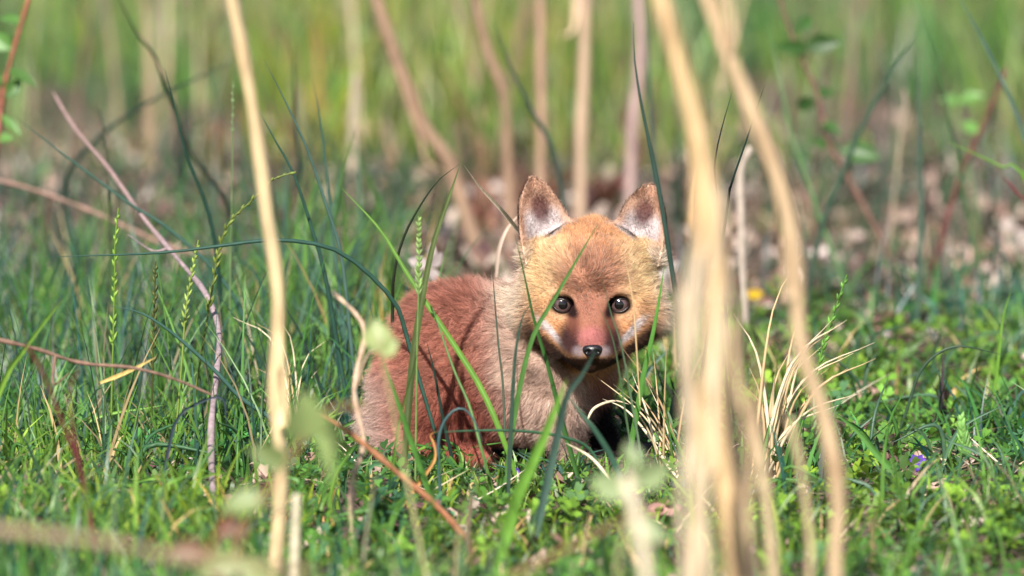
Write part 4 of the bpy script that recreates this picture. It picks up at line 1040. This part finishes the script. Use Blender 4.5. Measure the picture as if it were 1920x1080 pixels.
# ------------------------------------------------------------------ what nobody could count
def ribbons(base, az, L_, w, lean0, bend, cb, ct, nseg=4, rot=None):
    n = len(base)
    s = np.linspace(0, 1, nseg + 1)
    th = lean0[:, None] + bend[:, None] * s[None]
    ds = (L_ / nseg)[:, None]
    hx = np.concatenate([np.zeros((n, 1)), np.cumsum(np.sin(th[:, :-1]) * ds, 1)], 1)
    hz = np.concatenate([np.zeros((n, 1)), np.cumsum(np.cos(th[:, :-1]) * ds, 1)], 1)
    d = np.stack([np.cos(az), np.sin(az), np.zeros(n)], 1)
    C = base[:, None, :] + d[:, None, :] * hx[:, :, None] + np.array((0, 0, 1.0)) * hz[:, :, None]
    ra = az + math.pi / 2 if rot is None else rot
    sd = np.stack([np.cos(ra), np.sin(ra), np.zeros(n)], 1)
    ww = w[:, None] * np.clip(1 - s ** 2.2, 0.05, 1)[None]
    V = np.stack([C - sd[:, None] * ww[:, :, None], C + sd[:, None] * ww[:, :, None]], 2)      # n, S, 2, 3
    i = np.arange(n * (nseg + 1) * 2).reshape(n, nseg + 1, 2)
    F = np.stack([i[:, :-1, 0], i[:, :-1, 1], i[:, 1:, 1], i[:, 1:, 0]], -1).reshape(-1, 4)
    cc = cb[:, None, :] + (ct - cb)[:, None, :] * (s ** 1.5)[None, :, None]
    cc = np.repeat(cc[:, :, None, :], 2, 2)
    return V.reshape(-1, 3), F, cc.reshape(-1, 3)
def palette(n, cols, wts, j=0.22):
    cols = np.array(cols); wts = np.array(wts, float)
    c = cols[rng.choice(len(cols), n, p=wts / wts.sum())]
    return c * np.clip(1 + j * rng.normal(size=(n, 1)), 0.4, 1.8)
def patch(x, y, sc, seed):
    return (np.sin(x * sc + seed) + np.sin(y * sc * 0.9 + seed * 1.7) + np.sin((x + y) * sc * 0.7 + seed * 2.3) + np.sin((x - y * 0.6) * sc * 1.9 + seed * .6)) / 4
def scatter(n, x0, x1, y0, y1):
    return rng.uniform(x0, x1, n), rng.uniform(y0, y1, n)
def fox_clear(x, y):
    """inside the kit's footprint"""
    return (((x + 0.025) / 0.10) ** 2 + ((y - 0.02) / 0.065) ** 2 < 1) | (((x - 0.06) / 0.05) ** 2 + ((y - 0.0) / 0.06) ** 2 < 1)
def grass_stuff(name, n, xr, yr, Lr, wr, cols, wts, label, dens=None, bendr=(0.2, 1.4), nseg=4, hide=None):
    x, y = scatter(n, *xr, *yr)
    keep = ~fox_clear(x, y)
    if dens is not None: keep &= rng.random(n) < dens(x, y)
    x, y = x[keep], y[keep]; n = len(x)
    L_ = rng.uniform(*Lr, n) * rng.choice([0.6, 1.0, 1.2], n)
    if hide is not None: L_ = np.minimum(L_, hide(x, y))
    c = palette(n, cols, wts)
    hue = patch(x, y, 7.3, 21)[:, None]                 # yellower and bluer drifts
    c = c * np.clip(1 + hue * np.array((0.75, 0.25, -0.45)), 0.3, 2)
    base = np.stack([x, y, gz(x, y) - 0.003], 1)
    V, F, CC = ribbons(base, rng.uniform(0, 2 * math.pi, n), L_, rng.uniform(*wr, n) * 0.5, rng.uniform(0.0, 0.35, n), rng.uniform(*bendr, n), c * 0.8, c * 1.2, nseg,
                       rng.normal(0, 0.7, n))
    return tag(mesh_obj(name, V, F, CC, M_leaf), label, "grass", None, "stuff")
def low_front(x, y):
    """blades standing before the kit stay short enough to leave it in view"""
    fr = (x > -0.16) & (x < 0.13) & (y < 0.05)
    return np.where(fr, 0.022 + 0.010 * rng.random(len(x)), 1.0)
GC = ((0.07, 0.16, 0.03), (0.13, 0.27, 0.04), (0.04, 0.11, 0.065), (0.22, 0.35, 0.055), (0.48, 0.38, 0.22))
# near turf
grass_stuff("grass", 56000, (-0.95, 0.95), (-1.3, 0.95), (0.025, 0.075), (0.0014, 0.0042), GC, (4, 4, 3, 2, 1.2), "short fine grass growing through the moss around the kit",
            lambda x, y: np.clip(0.38 + 0.8 * patch(x, y, 13, 1) + 0.5 * patch(x, y, 31, 2) + 0.2 * (x < -0.05) - 0.2 * (x > 0.15), 0.03, 1), (0.3, 1.8), 4, low_front)
# taller thin blades on the kit's rump side
grass_stuff("grass", 4600, (-0.8, -0.08), (-0.15, 1.3), (0.06, 0.15), (0.0014, 0.003), (TEAL, GREEN, (0.12, 0.25, 0.05), (0.05, 0.08, 0.05), (0.35, 0.27, 0.15)), (3, 3, 2, 2, 0.8), "thin upright grass filling the stand behind the mauve twig",
            lambda x, y: np.clip(0.6 + 0.6 * patch(x, y, 8, 3), 0.05, 1), (0.1, 0.9), 5, low_front)
# sparse grass in the litter band
grass_stuff("grass", 9000, (-1.3, 1.3), (0.8, 2.6), (0.03, 0.10), (0.0015, 0.003), ((0.06, 0.13, 0.05), (0.10, 0.2, 0.06), (0.07, 0.10, 0.07), (0.45, 0.34, 0.24)), (4, 3, 3, 3), "sparse grass coming up through the leaf litter behind the kit",
            lambda x, y: np.clip(0.35 + 0.7 * patch(x, y, 6, 5), 0.04, 1), (0.1, 1.2), 4)
# soft grass close to the viewer
grass_stuff("grass", 2400, (-0.8, 0.8), (-1.7, -0.72), (0.05, 0.115), (0.002, 0.005), GC, (4, 4, 3, 3, 1), "soft blurred grass at the near edge of the clearing",
            lambda x, y: np.clip(0.5 + 0.6 * patch(x, y, 8, 7) + 0.35 * (x < -0.05), 0.08, 1), (0.1, 1.2), 5)
# far meadow
grass_stuff("grass", 62000, (-1.9, 1.9), (2.25, 7.2), (0.05, 0.17), (0.0025, 0.006), ((0.12, 0.25, 0.045), (0.20, 0.34, 0.055), (0.06, 0.12, 0.04), (0.24, 0.25, 0.08), (0.26, 0.17, 0.10)), (4, 3.5, 2.5, 2.5, 2), "bright green meadow grass blurred in the distance",
            lambda x, y: np.clip(0.50 + 1.5 * patch(x, y * 0.6, 9.0, 2), 0.03, 1) * np.clip((y - 2.1) / 0.7, 0.2, 1), (0.1, 1.0), 3)
grass_stuff("grass", 30000, (-6, 6), (7.0, 22), (0.10, 0.24), (0.006, 0.012), ((0.12, 0.26, 0.05), (0.17, 0.32, 0.06), (0.30, 0.24, 0.13)), (4, 3, 1.5), "far meadow grass at the back of the clearing", None, (0.1, 0.9), 3)

# moss-like clover: trifoliate leaves
def clover(n, xr, yr, size, cols, wts, label, dens):
    x, y = scatter(n, *xr, *yr)
    keep = ~fox_clear(x, y) & (rng.random(n) < dens(x, y))
    x, y = x[keep], y[keep]; n = len(x)
    # template leaflet: 8-vertex rounded heart fold
    tv = np.array([(0, 0, 0), (0.45, 0.36, 0.10), (0.85, 0.42, 0.10), (1.05, 0.18, 0.03), (0.95, 0.0, -0.04), (1.05, -0.18, 0.03), (0.85, -0.42, 0.10), (0.45, -0.36, 0.10), (0.5, 0, -0.06)])
    tf = np.array([(0, 8, 1, 1), (1, 8, 2, 2)])
    quads = np.array([(0, 7, 8, 1), (1, 8, 4, 2), (8, 7, 6, 4), (2, 4, 3, 3), (4, 6, 5, 5)])
    tris = np.array([(2, 4, 3), (4, 6, 5)]); quads = quads[:3]
    sz = size * rng.uniform(0.6, 1.35, n)
    hgt = rng.uniform(0.002, 0.026, n)
    rot = rng.uniform(0, 2 * math.pi, n)
    tilt = rng.normal(0, 0.45, (n, 2))
    col = palette(n, cols, wts, 0.28) * np.clip(1 + patch(x, y, 9.1, 25)[:, None] * np.array((0.7, 0.25, -0.4)), 0.3, 2)
    Vs, cs = [], []
    for k in range(3):
        a = rot + k * 2.094 + rng.normal(0, 0.15, n)
        ca, sa = np.cos(a)[:, None], np.sin(a)[:, None]
        lx = (tv[:, 0] * ca - tv[:, 1] * sa) * sz[:, None]; ly = (tv[:, 0] * sa + tv[:, 1] * ca) * sz[:, None]
        lz = tv[:, 2] * sz[:, None] + lx * tilt[:, :1] + ly * tilt[:, 1:] + 0.25 * sz[:, None] * tv[:, 0]
        Vs.append(np.stack([lx + x[:, None], ly + y[:, None], lz + (gz(x, y) + hgt)[:, None]], -1))
        cs.append(np.repeat((col * rng.uniform(0.85, 1.15, (n, 1)))[:, None, :], 9, 1))
    V = np.stack(Vs, 1).reshape(-1, 3); CC = np.stack(cs, 1).reshape(-1, 3)
    m = n * 3
    off = (np.arange(m) * 9)[:, None, None]
    return tag(mesh_obj("clover", V, [(quads[None] + off).reshape(-1, 4), (tris[None] + off).reshape(-1, 3)], CC, M_leaf), label, "ground cover", None, "stuff")
clover(34000, (-0.95, 0.95), (-1.3, 1.05), 0.0068, ((0.13, 0.27, 0.035), (0.18, 0.34, 0.045), (0.08, 0.19, 0.04), (0.10, 0.21, 0.08)), (4, 3, 3, 2), "low clover-like green leaves carpeting the soil round the kit",
       lambda x, y: np.clip(0.55 + 0.8 * patch(x, y, 14, 4) + 0.6 * patch(x, y, 37, 5) - 0.3 * (x < -0.1), 0.04, 1) * np.clip(1.4 - y * 0.9, 0.15, 1))
clover(3000, (-1.2, 1.2), (0.9, 2.6), 0.006, ((0.10, 0.22, 0.05), (0.07, 0.16, 0.05)), (1, 1), "green leaves scattered through the leaf litter behind the kit", lambda x, y: np.clip(0.3 + 0.8 * patch(x, y, 5, 9), 0.02, 1))

# leaf litter: curled dead leaf pieces and chips
def litter(n, xr, yr, size, cols, wts, label, dens):
    x, y = scatter(n, *xr, *yr)
    keep = ~fox_clear(x, y) & (rng.random(n) < dens(x, y))
    x, y = x[keep], y[keep]; n = len(x)
    g = np.array([(i, j) for i in (-1, 0, 1) for j in (-1, 0, 1)], float)
    sx = size * rng.uniform(0.5, 1.6, n); sy = sx * rng.uniform(0.25, 0.8, n)
    curl = rng.uniform(-0.2, 0.9, n); a = rng.uniform(0, 2 * math.pi, n); tl = rng.normal(0, 0.5, (n, 2))
    gx_, gy_ = g[:, 0] * (1 - 0.25 * np.abs(g[:, 1])), g[:, 1] * (1 - 0.35 * np.abs(g[:, 0]))
    lx0, ly0 = gx_[None] * sx[:, None], gy_[None] * sy[:, None]
    lx0 = lx0 * (1 + 0.2 * rng.normal(size=(n, 9))); ly0 = ly0 * (1 + 0.2 * rng.normal(size=(n, 9)))
    lz = curl[:, None] * sx[:, None] * (g[:, 0] ** 2)[None] * 0.6 + curl[:, None] * sy[:, None] * (g[:, 1] ** 2)[None] * 0.5 + lx0 * tl[:, :1] + ly0 * tl[:, 1:]
    lx = lx0 * np.cos(a)[:, None] - ly0 * np.sin(a)[:, None]; ly = lx0 * np.sin(a)[:, None] + ly0 * np.cos(a)[:, None]
    z0 = gz(x, y) + rng.uniform(0.001, 0.012, n)
    V = np.stack([lx + x[:, None], ly + y[:, None], lz + z0[:, None]], -1).reshape(-1, 3)
    q4 = np.array([(0, 3, 4, 1), (1, 4, 5, 2), (3, 6, 7, 4), (4, 7, 8, 5)])
    F = (q4[None] + (np.arange(n) * 9)[:, None, None]).reshape(-1, 4)
    c = np.repeat(palette(n, cols, wts, 0.2), 9, 0)
    return tag(mesh_obj("leaf_litter", V, F, c, M_litter, None, False), label, "leaf litter", None, "stuff")
LC = ((0.42, 0.29, 0.24), (0.50, 0.39, 0.33), (0.24, 0.14, 0.11), (0.56, 0.48, 0.44), (0.13, 0.07, 0.07))
litter(9000, (-1.5, 1.5), (0.75, 2.9), 0.011, LC, (4, 3, 4, 1.5, 4), "pinkish-brown dead leaves and chips strewn behind the kit", lambda x, y: np.clip(0.75 + 0.5 * patch(x, y, 5, 6), 0.1, 1) * np.clip((y - 0.65) / 0.4, 0.1, 1) * np.clip((2.95 - y) / 0.5, 0, 1))
litter(9000, (-0.95, 0.95), (-1.3, 0.85), 0.0065, LC, (3, 1.5, 4, 0.3, 4), "small dead leaf scraps between the clover leaves", lambda x, y: np.clip(0.45 + 0.6 * patch(x, y, 10, 8), 0.05, 1))
# loose straws lying about
def loose_straw(n, xr, yr, Lr, label, dens):
    x, y = scatter(n, *xr, *yr)
    keep = ~fox_clear(x, y) & (rng.random(n) < dens(x, y)); x, y = x[keep], y[keep]; n = len(x)
    c = palette(n, ((0.62, 0.50, 0.32), (0.72, 0.62, 0.46), (0.45, 0.30, 0.18)), (3, 2, 2))
    az = rng.uniform(0, 2 * math.pi, n)
    V, F, CC = ribbons(np.stack([x, y, gz(x, y) + rng.uniform(0.003, 0.02, n)], 1), az, rng.uniform(*Lr, n), rng.uniform(0.0012, 0.0026, n) * 0.5, rng.uniform(1.2, 1.7, n), rng.uniform(-0.3, 0.5, n), c, c, 4)
    tag(mesh_obj("straw_litter", V, F, CC, M_straw), label, "straw", None, "stuff")
loose_straw(2900, (-0.95, 0.95), (-1.2, 2.4), (0.03, 0.11), "loose pale straws lying over the moss and litter", lambda x, y: np.clip(0.4 + 0.5 * patch(x, y, 6, 12) + 0.3 * (y > 0.5), 0.05, 1))
# soft dry stems standing through the far meadow
def far_stems(n):
    x, y = scatter(n, -1.8, 1.8, 2.2, 6.5)
    c = palette(n, ((0.36, 0.26, 0.17), (0.20, 0.13, 0.10), (0.10, 0.14, 0.07), (0.44, 0.36, 0.24)), (3, 2, 3, 2))
    V, F, CC = ribbons(np.stack([x, y, gz(x, y) - 0.004], 1), rng.uniform(0, 2 * math.pi, n), rng.uniform(0.15, 0.42, n), rng.uniform(0.003, 0.006, n) * 0.5, rng.uniform(0, 0.25, n), rng.uniform(0, 0.5, n), c, c, 5, rng.normal(0, 0.5, n))
    tag(mesh_obj("dry_grass", V, F, CC, M_straw), "dry stems mixed through the blurred far meadow", "grass", None, "stuff")
far_stems(800)
print("scene built")
